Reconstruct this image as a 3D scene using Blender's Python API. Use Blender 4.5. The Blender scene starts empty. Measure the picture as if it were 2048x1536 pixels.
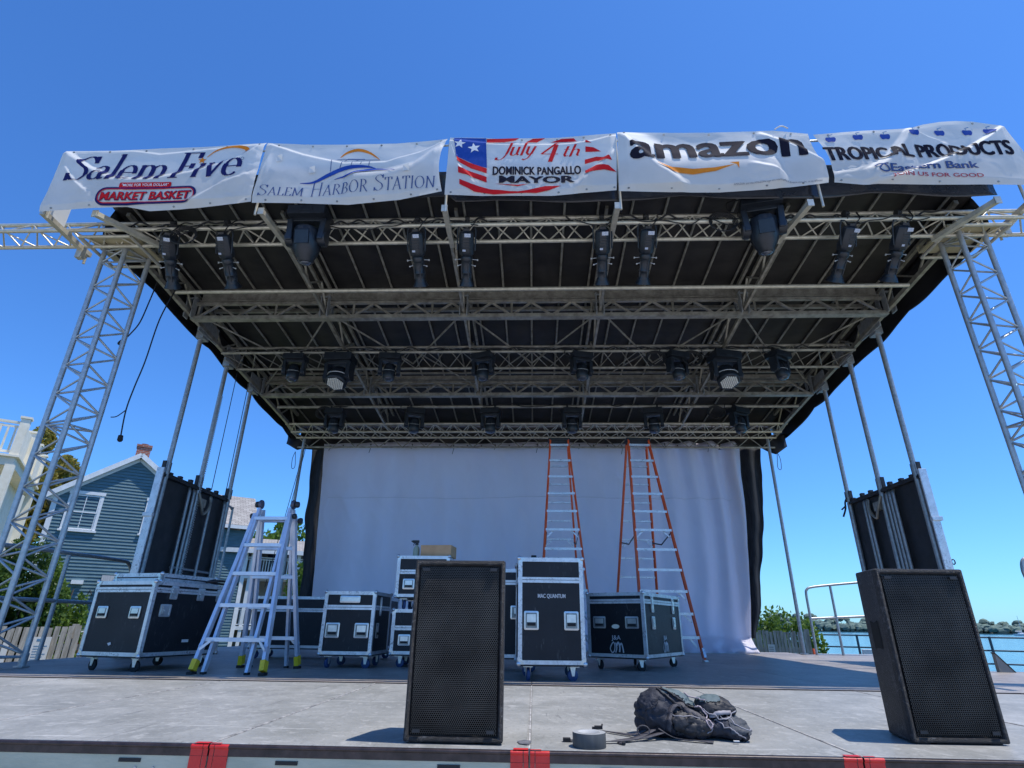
import bpy, bmesh, math, random
from mathutils import Vector, Matrix, noise
random.seed(7)
R = math.radians
S = bpy.context.scene
COL = S.collection
# ------------------------------------------------------------ camera
CF, CYAW, CPIT, CROL, CX, CZ = 1132.70, -0.0405950, 0.4023035, 0.0124656, 0.01937, 0.43140
def cam_axes():
    sy, cy, sp, cp = math.sin(CYAW), math.cos(CYAW), math.sin(CPIT), math.cos(CPIT)
    f = Vector((sy*cp, cy*cp, sp)); r = Vector((cy, -sy, 0)); u = r.cross(f)
    cr, sr = math.cos(CROL), math.sin(CROL)
    return cr*r+sr*u, -sr*r+cr*u, f
cr_, cu_, cf_ = cam_axes()
cd = bpy.data.cameras.new('camera'); cam = bpy.data.objects.new('camera', cd); COL.objects.link(cam)
M = Matrix((cr_, cu_, -cf_)).transposed().to_4x4(); M.translation = Vector((CX, 0, CZ))
cam.matrix_world = M
cd.sensor_width = 36; cd.lens = 36*CF/2048; cd.clip_start = .05; cd.clip_end = 6000
S.camera = cam
# ------------------------------------------------------------ light
SUN = Vector((.352, -.055, 1)).normalized()
el = math.asin(SUN.z); az = math.atan2(SUN.x, SUN.y)
w = bpy.data.worlds.new('World'); S.world = w; w.use_nodes = True
nt = w.node_tree; nt.nodes.clear()
sk = nt.nodes.new('ShaderNodeTexSky'); sk.sky_type = 'NISHITA'; sk.sun_disc = False
sk.sun_elevation = el; sk.sun_rotation = az; sk.air_density = 1.0; sk.dust_density = 0.3; sk.ozone_density = 2.6
bg = nt.nodes.new('ShaderNodeBackground'); bg.inputs[1].default_value = .15
ow = nt.nodes.new('ShaderNodeOutputWorld')
tint = nt.nodes.new('ShaderNodeMixRGB'); tint.blend_type = 'MULTIPLY'; tint.inputs[0].default_value = 1; tint.inputs[2].default_value = (.285,.56,.915,1)
nt.links.new(sk.outputs[0], tint.inputs[1]); nt.links.new(tint.outputs[0], bg.inputs[0]); nt.links.new(bg.outputs[0], ow.inputs[0])
sl = bpy.data.lights.new('sun', 'SUN'); sl.energy = 3.1; sl.angle = R(.5); sl.color = (1, .95, .88)
so = bpy.data.objects.new('sun', sl); COL.objects.link(so); so.rotation_euler = SUN.to_track_quat('Z', 'Y').to_euler(); so.location = (10, -5, 30)
S.view_settings.view_transform = 'Standard'; S.view_settings.look = 'None'
S.view_settings.exposure = .66; S.view_settings.gamma = 1
S.cycles.max_bounces = 8; S.cycles.diffuse_bounces = 5
# ------------------------------------------------------------ materials
def mat(name, col, rough=.6, metal=0, col2=None, nscale=6, nstretch=(1,1,1), bump=0, bscale=40, trans=0, spec=.5, detail=5, lo=.35, hi=.65, coat=0):
    m = bpy.data.materials.new(name); m.use_nodes = True; n = m.node_tree; b = n.nodes['Principled BSDF']
    b.inputs['Roughness'].default_value = rough; b.inputs['Metallic'].default_value = metal
    b.inputs['Specular IOR Level'].default_value = spec
    if coat: b.inputs['Coat Weight'].default_value = coat
    b.inputs['Base Color'].default_value = (*col, 1)
    tc = n.nodes.new('ShaderNodeTexCoord'); mp = n.nodes.new('ShaderNodeMapping'); mp.inputs['Scale'].default_value = nstretch
    n.links.new(tc.outputs['Object'], mp.inputs[0])
    if col2:
        no = n.nodes.new('ShaderNodeTexNoise'); no.inputs['Scale'].default_value = nscale; no.inputs['Detail'].default_value = detail
        no.inputs['Roughness'].default_value = .62
        rp = n.nodes.new('ShaderNodeValToRGB'); rp.color_ramp.elements[0].position = lo; rp.color_ramp.elements[1].position = hi
        rp.color_ramp.elements[0].color = (*col, 1); rp.color_ramp.elements[1].color = (*col2, 1)
        n.links.new(mp.outputs[0], no.inputs[0]); n.links.new(no.outputs[0], rp.inputs[0]); n.links.new(rp.outputs[0], b.inputs['Base Color'])
    if bump:
        no = n.nodes.new('ShaderNodeTexNoise'); no.inputs['Scale'].default_value = bscale; no.inputs['Detail'].default_value = 4
        bp = n.nodes.new('ShaderNodeBump'); bp.inputs['Strength'].default_value = bump; bp.inputs['Distance'].default_value = .01
        n.links.new(mp.outputs[0], no.inputs[0]); n.links.new(no.outputs[0], bp.inputs['Height']); n.links.new(bp.outputs[0], b.inputs['Normal'])
    if trans:
        tr = n.nodes.new('ShaderNodeBsdfTranslucent'); mx = n.nodes.new('ShaderNodeMixShader'); mx.inputs[0].default_value = trans
        tr.inputs[0].default_value = (*(col2 or col), 1); o = n.nodes['Material Output']
        n.links.new(b.outputs[0], mx.inputs[1]); n.links.new(tr.outputs[0], mx.inputs[2]); n.links.new(mx.outputs[0], o.inputs[0])
    return m
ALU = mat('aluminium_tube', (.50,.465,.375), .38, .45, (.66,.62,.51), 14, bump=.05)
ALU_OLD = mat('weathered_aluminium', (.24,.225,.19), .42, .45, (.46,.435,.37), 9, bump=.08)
TOWR = mat('tower_aluminium', (.36,.39,.40), .38, .5, (.50,.53,.54), 16, bump=.06)
GALV = mat('galvanised_steel', (.30,.32,.33), .42, .5, (.44,.46,.47), 25, bump=.05)
ALU_EDGE = mat('case_edge_aluminium', (.62,.63,.64), .38, .6, (.78,.79,.80), 12, bump=.04)
CHROME = mat('nickel_hardware', (.62,.63,.64), .28, .8, (.75,.75,.74), 20)
CASEBLK = mat('black_case_laminate', (.005,.0055,.008), .46, 0, (.011,.0115,.015), 5, bump=.25, bscale=260, spec=.45)
BLACK = mat('matte_black', (.014,.015,.017), .55, 0, (.03,.031,.034), 8)
def scuff(m, amt=.10, sc=9, st=(1,1,1), lo=.62, hi=.70):   # sparse worn marks over a base colour
    n = m.node_tree; b = n.nodes['Principled BSDF']; src = b.inputs['Base Color'].links[0].from_socket
    tc = n.nodes.new('ShaderNodeTexCoord'); mask = None
    for k, (s_, t_) in enumerate(((sc, (1,1,1)), (sc*9, st))):
        mp = n.nodes.new('ShaderNodeMapping'); mp.inputs['Scale'].default_value = t_; mp.inputs['Rotation'].default_value = (.3*k,.5*k,.4*k); no = n.nodes.new('ShaderNodeTexNoise'); no.inputs['Scale'].default_value = s_; no.inputs['Detail'].default_value = 8; no.inputs['Distortion'].default_value = .8
        r = n.nodes.new('ShaderNodeMapRange'); r.inputs[1].default_value = lo-.10*(1-k); r.inputs[2].default_value = hi
        n.links.new(tc.outputs['Object'], mp.inputs[0]); n.links.new(mp.outputs[0], no.inputs[0]); n.links.new(no.outputs[0], r.inputs[0])
        if mask is None: mask = r.outputs[0]
        else:
            mu = n.nodes.new('ShaderNodeMath'); mu.operation = 'MULTIPLY'; n.links.new(mask, mu.inputs[0]); n.links.new(r.outputs[0], mu.inputs[1]); mask = mu.outputs[0]
    mx = n.nodes.new('ShaderNodeMixRGB'); mx.inputs[2].default_value = (amt, amt, amt*1.02, 1); n.links.new(mask, mx.inputs[0]); n.links.new(src, mx.inputs[1]); n.links.new(mx.outputs[0], b.inputs['Base Color'])
scuff(CASEBLK, .08, 5, (1,1,.25), .57, .69)
FIX = mat('fixture_black', (.009,.012,.018), .38, 0, (.018,.024,.034), 10, bump=.06)
RUB = mat('rubber', (.018,.018,.02), .8)
WHEEL = mat('blue_caster_tyre', (.02,.045,.13), .55, 0, (.035,.07,.18), 12)
TARP = mat('roof_vinyl_underside', (.012,.011,.012), .55, 0, (.032,.029,.028), 2.2, (1,1.6,1), bump=.35, bscale=5)
TARPO = mat('roof_vinyl_black', (.012,.012,.014), .42, 0, (.022,.022,.024), 3, bump=.3, bscale=7)
MESHBLK = mat('black_mesh_cloth', (.012,.014,.018), .9, 0, (.03,.034,.04), 30, (1,1,.15), bump=.3, bscale=30)
WHITE = mat('white_print_vinyl', (.70,.70,.67), .6, 0, (.78,.77,.74), 3, bump=.10, bscale=10, trans=.30, spec=.25)
CLOTH = mat('white_backdrop_cloth', (.84,.82,.89), .9, 0, (.90,.88,.94), 2.5, (1,1,.4), bump=.2, bscale=9, trans=.5, spec=.1)
def ink(name, c, rough=.85): return mat(name, c, rough, 0, tuple(min(1, x*1.12+.004) for x in c), 30, spec=.12)
NAVY = ink('navy_print', (.010,.014,.095)); ORNG = ink('orange_print', (.62,.20,.02)); REDP = ink('red_print', (.52,.012,.018))
BLUEP = ink('blue_print', (.015,.06,.30)); BLKP = ink('black_print', (.010,.010,.022)); GRYP = ink('grey_print', (.20,.20,.22))
TEXTB = ink('slate_blue_print', (.045,.085,.22)); WHP = ink('white_print', (.72,.72,.72)); CYANP = ink('pale_blue_print', (.10,.24,.42)); PINKP = ink('rose_print', (.42,.07,.09))
ORANGE = mat('orange_fibreglass', (.78,.10,.022), .42, 0, (.88,.15,.04), 8, bump=.05)
YELLOW = mat('yellow_plastic', (.72,.50,.01), .45, 0, (.80,.58,.03), 20)
RECESS_SHADE = mat('recess_shade_black', (.004,.004,.004), .9)
SPKBOX = mat('textured_black_paint', (.009,.009,.010), .42, 0, (.018,.017,.018), 60, bump=.9, bscale=330, spec=.5)
scuff(SPKBOX, .10, 7, (1,1,1), .52, .64)
scuff(ALU_EDGE, .25, 6, (1,1,1), .50, .66)
CARD = mat('cardboard', (.60,.32,.15), .85, 0, (.70,.40,.20), 9)
TEAL = mat('teal_clapboard_paint', (.072,.142,.168), .6, 0, (.105,.190,.220), 3, (1,1,6), bump=.1)
TRIM = mat('white_house_trim', (.66,.68,.68), .55, 0, (.78,.79,.78), 6)
CREAM = mat('cream_house_paint', (.72,.66,.50), .6, 0, (.84,.78,.63), 5)
GLASS = mat('window_glass', (.015,.025,.05), .05, 0, (.03,.045,.08), 2, spec=.5)
BRICK = None
def brick_mat(name, c1, c2, mortar, scale, bw=.5, bh=.25, ms=.02, rough=.85):
    m = bpy.data.materials.new(name); m.use_nodes = True; n = m.node_tree; b = n.nodes['Principled BSDF']; b.inputs['Roughness'].default_value = rough
    uv = n.nodes.new('ShaderNodeUVMap'); br = n.nodes.new('ShaderNodeTexBrick'); br.inputs['Color1'].default_value = (*c1,1); br.inputs['Color2'].default_value = (*c2,1); br.inputs['Mortar'].default_value = (*mortar,1)
    br.inputs['Scale'].default_value = scale; br.inputs['Brick Width'].default_value = bw; br.inputs['Row Height'].default_value = bh; br.inputs['Mortar Size'].default_value = ms
    n.links.new(uv.outputs[0], br.inputs[0]); n.links.new(br.outputs[0], b.inputs['Base Color']); return m
BRICK = brick_mat('red_brick', (.30,.065,.035), (.40,.11,.06), (.35,.31,.27), 1, .22, .075, .010)
SHING = brick_mat('grey_shingle', (.26,.24,.22), (.38,.36,.33), (.10,.095,.09), 1, .30, .14, .010)
WOODG = mat('weathered_fence_wood', (.24,.225,.19), .85, 0, (.50,.47,.42), 5, (4,4,.5), bump=.3)
PLY = mat('plywood_sleeve', (.42,.36,.22), .6, 0, (.50,.44,.28), 4)
CONEO = mat('cone_orange', (.65,.10,.02), .5); 
def deck_mat(name, a, b_, c, rough, streak=(1.1,.8,1)):
    m = mat(name, a, rough, 0, b_, 2.6, streak, bump=.10, bscale=60, detail=9, lo=.30, hi=.72, spec=.5)
    n = m.node_tree; b = n.nodes['Principled BSDF']
    src = b.inputs['Base Color'].links[0].from_socket
    tc = n.nodes.new('ShaderNodeTexCoord')
    mx = None
    for sc, st, lo, hi, col in ((1.3,(1,1,1),.56,.72,c), (9,(1.2,.8,1),.56,.70,c), (3.5,(1,.7,1),.58,.78,tuple(x*.72 for x in a)), (26,(1.0,.8,1),.56,.70,c), (60,(1.1,.7,1),.57,.70,tuple(x*.6 for x in a)), (12,(.14,3.2,1),.64,.70,tuple(x*1.25 for x in c)), (11,(2.6,.22,1),.66,.71,tuple(x*.6 for x in a)), (130,(1,1,1),.62,.72,tuple(x*1.15 for x in c))):
        mp = n.nodes.new('ShaderNodeMapping'); mp.inputs['Scale'].default_value = st; mp.inputs['Location'].default_value = (sc, -sc, 0)
        no = n.nodes.new('ShaderNodeTexNoise'); no.inputs['Scale'].default_value = sc; no.inputs['Detail'].default_value = 7; no.inputs['Distortion'].default_value = .5
        rp = n.nodes.new('ShaderNodeMapRange'); rp.inputs[1].default_value = lo; rp.inputs[2].default_value = hi; rp.inputs[4].default_value = .55
        mx = n.nodes.new('ShaderNodeMixRGB'); mx.inputs[2].default_value = (*col, 1)
        n.links.new(tc.outputs['Object'], mp.inputs[0]); n.links.new(mp.outputs[0], no.inputs[0]); n.links.new(no.outputs[0], rp.inputs[0]); n.links.new(rp.outputs[0], mx.inputs[0])
        n.links.new(src, mx.inputs[1]); src = mx.outputs[0]
    n.links.new(src, b.inputs['Base Color']); return m
DECK1 = deck_mat('scuffed_grey_deck', (.215,.217,.20), (.33,.33,.31), (.45,.445,.42), .5)
DECK2 = deck_mat('dark_brown_deck', (.20,.175,.15), (.32,.28,.24), (.42,.38,.33), .48)
LIP = mat('worn_bronze_lip', (.020,.014,.015), .40, .2, (.055,.038,.038), 20, (1,1,1), bump=.1)
FASC = mat('pale_green_fascia', (.33,.36,.29), .55, .1, (.43,.45,.37), 4, (1,1,3), bump=.1)
REDT = mat('red_marker_paint', (.50,.012,.012), .45, 0, (.62,.03,.025), 9, bump=.2)
GRASS = mat('grass_ground', (.05,.085,.02), .95, 0, (.13,.13,.06), .8, bump=.5, bscale=8)
def leafmat(name, a, b_, tr=.25): return mat(name, a, .55, 0, b_, 1.6, detail=3, trans=tr, spec=.3, lo=.3, hi=.7)
LEAF_Y = leafmat('maple_leaf', (.10,.15,.02), (.34,.26,.05), .4); LEAF_D = leafmat('cedar_leaf', (.016,.045,.009), (.085,.16,.025), .25); LEAF_G = leafmat('fresh_leaf', (.06,.13,.02), (.16,.26,.04), .4); BARK = mat('bark', (.10,.075,.055), .9, 0, (.16,.13,.10), 12)
FOREST_HAZED = mat('far_wood', (.085,.135,.125), .9, 0, (.14,.19,.14), .09, bump=0, detail=6)  # distance haze put into the colour as a lighter, bluish tone
# ------------------------------------------------------------ mesh helpers
def cat(pts, n=6, closed=False):
    P = [Vector(p) for p in pts]; out = []; L = len(P)
    rng = L if closed else L-1
    for i in range(rng):
        if closed: a,b,c,d = P[i-1],P[i],P[(i+1)%L],P[(i+2)%L]
        else: a,b,c,d = P[max(i-1,0)],P[i],P[i+1],P[min(i+2,L-1)]
        for k in range(n):
            t = k/n; out.append(.5*((2*b)+(c-a)*t+(2*a-5*b+4*c-d)*t*t+(3*b-a-3*c+d)*t**3))
    if not closed: out.append(P[-1])
    return out
class MB:
    def __init__(s): s.v = []; s.f = []; s.m = []; s.s = []; s.T = None; s.mi = 0
    def _add(s, vs, fs, sm=False):
        k = len(s.v)
        s.v += [(s.T @ Vector(v)) if s.T else Vector(v) for v in vs]
        for f in fs: s.f.append(tuple(k+i for i in f)); s.m.append(s.mi); s.s.append(sm)
    def box(s, c, d, rot=None, taper=None):
        hx, hy, hz = d[0]/2, d[1]/2, d[2]/2; q = []
        for z in (-1, 1):
            tx = taper[0] if (taper and z == 1) else 1; ty = taper[1] if (taper and z == 1) else 1
            for x, y in ((-1,-1),(1,-1),(1,1),(-1,1)): q.append(Vector((x*hx*tx, y*hy*ty, z*hz)))
        if rot is not None:
            if not isinstance(rot, Matrix): rot = Matrix.Rotation(rot[2],3,'Z') @ Matrix.Rotation(rot[1],3,'Y') @ Matrix.Rotation(rot[0],3,'X')
            q = [rot @ v for v in q]
        q = [v+Vector(c) for v in q]
        s._add(q, [(3,2,1,0),(4,5,6,7),(0,1,5,4),(1,2,6,5),(2,3,7,6),(3,0,4,7)]); return s
    def span(s, a, b):   # box by two corners
        a, b = Vector(a), Vector(b); return s.box((a+b)/2, [abs(x) for x in (b-a)])
    def tube(s, a, b, r, n=10, r2=None, cap=True):
        a, b = Vector(a), Vector(b); d = (b-a)
        if d.length < 1e-6: return s
        d.normalize(); x = d.orthogonal().normalized(); y = d.cross(x); r2 = r if r2 is None else r2; q = []
        for p, rr in ((a, r), (b, r2)):
            for i in range(n):
                t = 2*math.pi*i/n; q.append(p+rr*(math.cos(t)*x+math.sin(t)*y))
        s._add(q, [(i,(i+1)%n,n+(i+1)%n,n+i) for i in range(n)], True)
        if cap: s._add(q, [tuple(range(n-1,-1,-1)), tuple(range(n,2*n))])
        return s
    def bar(s, a, b, wd, th, up=(0,0,1)):   # rectangular bar
        a, b = Vector(a), Vector(b); d = (b-a).normalized(); u = Vector(up); x = d.cross(u)
        if x.length < 1e-4: x = d.orthogonal()
        x.normalize(); u = x.cross(d); q = []
        for p in (a, b):
            for i, j in ((-1,-1),(1,-1),(1,1),(-1,1)): q.append(p+x*i*wd/2+u*j*th/2)
        s._add(q, [(3,2,1,0),(4,5,6,7),(0,1,5,4),(1,2,6,5),(2,3,7,6),(3,0,4,7)]); return s
    def path(s, pts, r, n=8, closed=False):
        P = [Vector(p) for p in pts]; N = len(P); q = []; up = None
        for i, p in enumerate(P):
            a = P[i-1] if (i or closed) else P[0]; b = P[(i+1) % N] if (i < N-1 or closed) else P[-1]
            d = (b-a); d = d.normalized() if d.length > 1e-9 else Vector((0,0,1))
            if up is None: up = d.orthogonal().normalized()
            up = (up-d*up.dot(d)); up = up.normalized() if up.length > 1e-6 else d.orthogonal().normalized()
            y = d.cross(up)
            rr = r(i/(N-1)) if callable(r) else r
            for k in range(n):
                t = 2*math.pi*k/n; q.append(p+rr*(math.cos(t)*up+math.sin(t)*y))
        fs = []
        for i in range(N if closed else N-1):
            j = (i+1) % N
            for k in range(n): fs.append((i*n+k, i*n+(k+1)%n, j*n+(k+1)%n, j*n+k))
        s._add(q, fs, True)
        if not closed: s._add([q[i] for i in range(n)]+[q[(N-1)*n+i] for i in range(n)], [tuple(range(n-1,-1,-1)), tuple(range(n,2*n))])
        return s
    def lathe(s, prof, n=20, axis='Z', o=(0,0,0), sq=0):
        q = []; o = Vector(o)
        for r, h in prof:
            for i in range(n):
                t = 2*math.pi*(i+.5)/n; c, s_ = math.cos(t), math.sin(t)
                if sq: k = 1/max(abs(c), abs(s_)); k = 1+(k-1)*sq; c *= k; s_ *= k
                v = Vector((r*c, r*s_, h))
                if axis == 'Y': v = Vector((v.x, v.z, v.y))
                if axis == 'X': v = Vector((v.z, v.x, v.y))
                q.append(v+o)
        fs = []
        for j in range(len(prof)-1):
            for i in range(n): fs.append((j*n+i, j*n+(i+1)%n, (j+1)*n+(i+1)%n, (j+1)*n+i))
        s._add(q, fs, True)
        s._add(q, [tuple(range(n-1,-1,-1)), tuple(range((len(prof)-1)*n, len(prof)*n))]); return s
    def poly(s, pts, th, nrm):    # polygon extruded by th along nrm
        P = [Vector(p) for p in pts]; N = len(P); nn = Vector(nrm).normalized()*th
        s._add(P+[p+nn for p in P], [tuple(range(N-1,-1,-1)), tuple(range(N, 2*N))]+[(i,(i+1)%N,N+(i+1)%N,N+i) for i in range(N)]); return s
    def grid(s, fn, nu, nv, th=0, sm=True):
        q = [fn(i/nu, j/nv) for j in range(nv+1) for i in range(nu+1)]
        fs = [(j*(nu+1)+i, j*(nu+1)+i+1, (j+1)*(nu+1)+i+1, (j+1)*(nu+1)+i) for j in range(nv) for i in range(nu)]
        s._add(q, fs, sm); return s
    def ball(s, c, r, n=8, sc=(1,1,1)):
        prof = [(math.sin(math.pi*i/n), -math.cos(math.pi*i/n)) for i in range(n+1)]
        q = []; 
        for a, h in prof:
            for k in range(2*n): t = math.pi*k/n; q.append(Vector(c)+Vector((a*math.cos(t)*sc[0], a*math.sin(t)*sc[1], h*sc[2]))*r)
        s._add(q, [(j*2*n+k, j*2*n+(k+1)%(2*n), (j+1)*2*n+(k+1)%(2*n), (j+1)*2*n+k) for j in range(n) for k in range(2*n)], True); return s
    def lace(s, a0, a1, b0, b1, n, r, verts=False):
        a0, a1, b0, b1 = map(Vector, (a0, a1, b0, b1))
        for i in range(n):
            p = a0.lerp(a1, i/n) if i % 2 == 0 else b0.lerp(b1, i/n)
            q = b0.lerp(b1, (i+1)/n) if i % 2 == 0 else a0.lerp(a1, (i+1)/n)
            s.tube(p, q, r, 6, cap=False)
            if verts: s.tube(b0.lerp(b1, (i+1)/n), a0.lerp(a1, (i+1)/n), r*.9, 6, cap=False)
        return s
    def build(s, name, mats, parent=None, uv=None, solid=0, bevel=0, keep=False):
        me = bpy.data.meshes.new(name)
        off = Vector((0,0,0))
        if parent is not None and not keep:
            off = parent_world(parent)
        me.from_pydata([v-off for v in s.v], [], s.f)
        if not isinstance(mats, (list, tuple)): mats = [mats]
        for m_ in mats: me.materials.append(m_)
        me.polygons.foreach_set('material_index', s.m); me.polygons.foreach_set('use_smooth', s.s)
        if uv:
            ul = me.uv_layers.new(name='UVMap')
            for lp in me.loops: ul.data[lp.index].uv = uv(me.vertices[lp.vertex_index].co+off)
        me.validate(); me.update()
        o = bpy.data.objects.new(name, me); COL.objects.link(o)
        if parent is not None: o.parent = parent
        if bevel:
            md = o.modifiers.new('bevel', 'BEVEL'); md.width = bevel; md.segments = 2; md.limit_method = 'ANGLE'; md.angle_limit = R(40)
        if solid:
            md = o.modifiers.new('solid', 'SOLIDIFY'); md.thickness = solid; md.offset = 0
        return o
def parent_world(p):
    v = Vector((0,0,0))
    while p is not None: v += p.location; p = p.parent
    return v
def thing(name, label, catg, loc=(0,0,0), rz=0, group=None):
    o = bpy.data.objects.new(name, None); COL.objects.link(o); o.location = loc; o.rotation_euler = (0,0,rz)
    o['label'] = label; o['category'] = catg
    if group: o['group'] = group
    o.empty_display_size = .2
    return o
def tag(o, label, catg, group=None, kind=None):
    o['label'] = label; o['category'] = catg
    if group: o['group'] = group
    if kind: o['kind'] = kind
    return o
def struct(o): o['kind'] = 'structure'; return o
def copy_tree(o, parent=None):
    c = o.copy(); COL.objects.link(c)
    if parent is not None: c.parent = parent
    for ch in list(o.children): copy_tree(ch, c)
    return c
def clone(o, label, loc, rz=None, group=None):
    c = copy_tree(o); c.location = loc; c['label'] = label
    if rz is not None: c.rotation_euler = (0,0,rz)
    if group: c['group'] = group
    return c
# ------------------------------------------------------------ lettering
def text_verts(body, bold=0):
    cu = bpy.data.curves.new('txt', 'FONT'); cu.body = body; cu.size = 1; cu.offset = bold; cu.resolution_u = 3
    ob = bpy.data.objects.new('txt', cu); COL.objects.link(ob); bpy.context.view_layer.update()
    me = bpy.data.meshes.new_from_object(ob.evaluated_get(bpy.context.evaluated_depsgraph_get()))
    V = [Vector(v.co) for v in me.vertices]; F = [tuple(p.vertices) for p in me.polygons]
    bpy.data.objects.remove(ob); bpy.data.curves.remove(cu); bpy.data.meshes.remove(me)
    x0 = min(v.x for v in V); x1 = max(v.x for v in V)
    return [Vector(((v.x-x0)/(x1-x0), v.y/.73, 0)) for v in V], F
def fat(V, F, du, dv=0):   # heavier weight: the same outline laid again a hair beside itself
    V3 = []; F3 = []
    for k, (a, c_) in enumerate(((0,0),(-du,0),(du,0),(-du/2,dv),(du/2,-dv))):
        n0 = len(V3); V3 += [Vector((v.x+a, v.y+c_, .0007*k)) for v in V]; F3 += [tuple(i+n0 for i in f) for f in F]
    return V3, F3
def subdiv(V, F, step):
    bm = bmesh.new(); vs = [bm.verts.new(v) for v in V]
    for f in F:
        try: bm.faces.new([vs[i] for i in f])
        except ValueError: pass
    xs = [v.x for v in V]; ys = [v.y for v in V]
    for ax, lo, hi in ((0, min(xs), max(xs)), (1, min(ys), max(ys))):
        k = int((hi-lo)/step)
        for i in range(1, k+1):
            co = [0,0,0]; co[ax] = lo+i*(hi-lo)/(k+1); no = [0,0,0]; no[ax] = 1
            bmesh.ops.bisect_plane(bm, geom=bm.verts[:]+bm.edges[:]+bm.faces[:], plane_co=co, plane_no=no)
    bm.verts.index_update(); V2 = [v.co.copy() for v in bm.verts]; F2 = [tuple(v.index for v in f.verts) for f in bm.faces]; bm.free(); return V2, F2
# serif glyphs drawn with a broad-nib pen
def arc(cx, cy, rx, ry, a0, a1, n=14): return [(cx+rx*math.cos(R(a0+(a1-a0)*i/n)), cy+ry*math.sin(R(a0+(a1-a0)*i/n))) for i in range(n+1)]
def sf(x, y, w=.075): return [(x-w, y), (x+w, y)]
GL = {
 'S': (.62, [[tuple(p[:2]) for p in cat([(.56,.80,0),(.46,.95,0),(.31,.99,0),(.13,.88,0),(.12,.72,0),(.30,.56,0),(.48,.42,0),(.54,.22,0),(.40,.03,0),(.22,.01,0),(.06,.17,0)],4)], [(.56,.98),(.56,.76)], [(.06,.22),(.06,.0)]]),
 'a': (.50, [arc(.20,.18,.16,.17,60,370,16), [tuple(p[:2]) for p in cat([(.07,.50,0),(.20,.61,0),(.34,.55,0),(.37,.42,0),(.37,.10,0),(.42,.01,0),(.50,.04,0)],4)]]),
 'l': (.24, [[(.12,1.05),(.12,0)], sf(.12,0), [(.02,1.03),(.12,1.05)]]),
 'e': (.50, [arc(.25,.31,.20,.30,0,320,20), [(.06,.34),(.45,.34)]]),
 'm': (.90, [[(.12,.60),(.12,0)], sf(.12,0), [(.03,.58),(.12,.61)], arc(.28,.40,.16,.20,170,0,8)+[(.44,0)], sf(.44,0), arc(.60,.40,.16,.20,170,0,8)+[(.76,0)], sf(.76,0)]),
 'F': (.56, [[(.14,1),(.14,0)], sf(.14,0,.13), [(.02,1),(.54,1),(.54,.82)], [(.14,.52),(.42,.52)], [(.42,.60),(.42,.44)]]),
 'i': (.26, [[(.13,.60),(.13,0)], sf(.13,0), [(.03,.58),(.13,.61)]]),
 'v': (.52, [[(.08,.60),(.27,0)], [(.27,0),(.46,.60)], sf(.08,.6,.08), sf(.46,.6,.08)]),
 'A': (.70, [[(.06,0),(.35,1)], [(.33,1),(.62,0)], [(.16,.34),(.53,.34)], sf(.06,0,.08), sf(.62,0,.10)]),
 'L': (.54, [[(.14,1),(.14,0)], sf(.14,1), [(.03,0),(.52,0),(.54,.2)]]),
 'E': (.56, [[(.14,1),(.14,0)], [(.03,1),(.50,1),(.50,.84)], [(.14,.52),(.42,.52)], [(.03,0),(.52,0),(.54,.18)]]),
 'M': (.92, [[(.12,0),(.16,1)], [(.14,1),(.45,.08)], [(.45,.08),(.76,1)], [(.76,1),(.80,0)], sf(.12,0,.09), sf(.80,0,.10), sf(.12,1,.08), sf(.79,1,.08)]),
 'H': (.76, [[(.14,1),(.14,0)], [(.62,1),(.62,0)], [(.14,.52),(.62,.52)], sf(.14,0), sf(.14,1), sf(.62,0), sf(.62,1)]),
 'R': (.66, [[(.14,1),(.14,0)], sf(.14,0), [(.03,1),(.14,1)]+arc(.26,.76,.24,.24,90,-90,12)+[(.14,.52)], [(.30,.52),(.62,0)], [(.62,0),(.70,0)]]),
 'B': (.60, [[(.14,1),(.14,0)], [(.03,1),(.14,1)]+arc(.26,.76,.20,.24,90,-90,12)+[(.14,.52)], arc(.28,.26,.25,.26,90,-90,12)+[(.03,0)]]),
 'O': (.80, [arc(.39,.5,.33,.5,0,360,26)]),
 'T': (.60, [[(.30,1),(.30,0)], sf(.30,0), [(.04,.84),(.04,1),(.56,1),(.56,.84)]]),
 'N': (.76, [[(.12,0),(.12,1)], [(.12,1),(.64,0)], [(.64,0),(.64,1)], sf(.12,0,.09), sf(.10,1,.08), sf(.64,1,.09)]),
 'I': (.28, [[(.14,1),(.14,0)], sf(.14,0), sf(.14,1)]),
 'J': (.50, [[tuple(p[:2]) for p in cat([(.42,1,0),(.40,.4,0),(.34,.0,0),(.18,-.22,0),(-.06,-.20,0),(-.08,-.08,0)],5)], [(.18,1),(.56,1)]]),
 'u': (.56, [[(.02,.58),(.10,.60),(.10,.14)]+arc(.24,.16,.14,.15,180,330,8), [(.42,.60),(.42,.10),(.52,.02)]]),
 'y': (.50, [[(.02,.58),(.10,.60),(.12,.16),(.24,.02),(.38,.14)], [(.44,.60),(.38,.1),(.28,-.22),(.12,-.34),(.0,-.28)]]),
 '4': (.66, [[(.50,1.1),(.04,.34),(.64,.34)], [(.46,.86),(.46,-.1)]]),
 't': (.36, [[(.16,.85),(.14,.14),(.22,.02),(.34,.08)], [(.02,.60),(.32,.60)]]),
 'h': (.54, [[(.12,1.0),(.10,0)], arc(.27,.40,.15,.20,170,0,8)+[(.42,.10),(.50,.02)]]),
}
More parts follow.
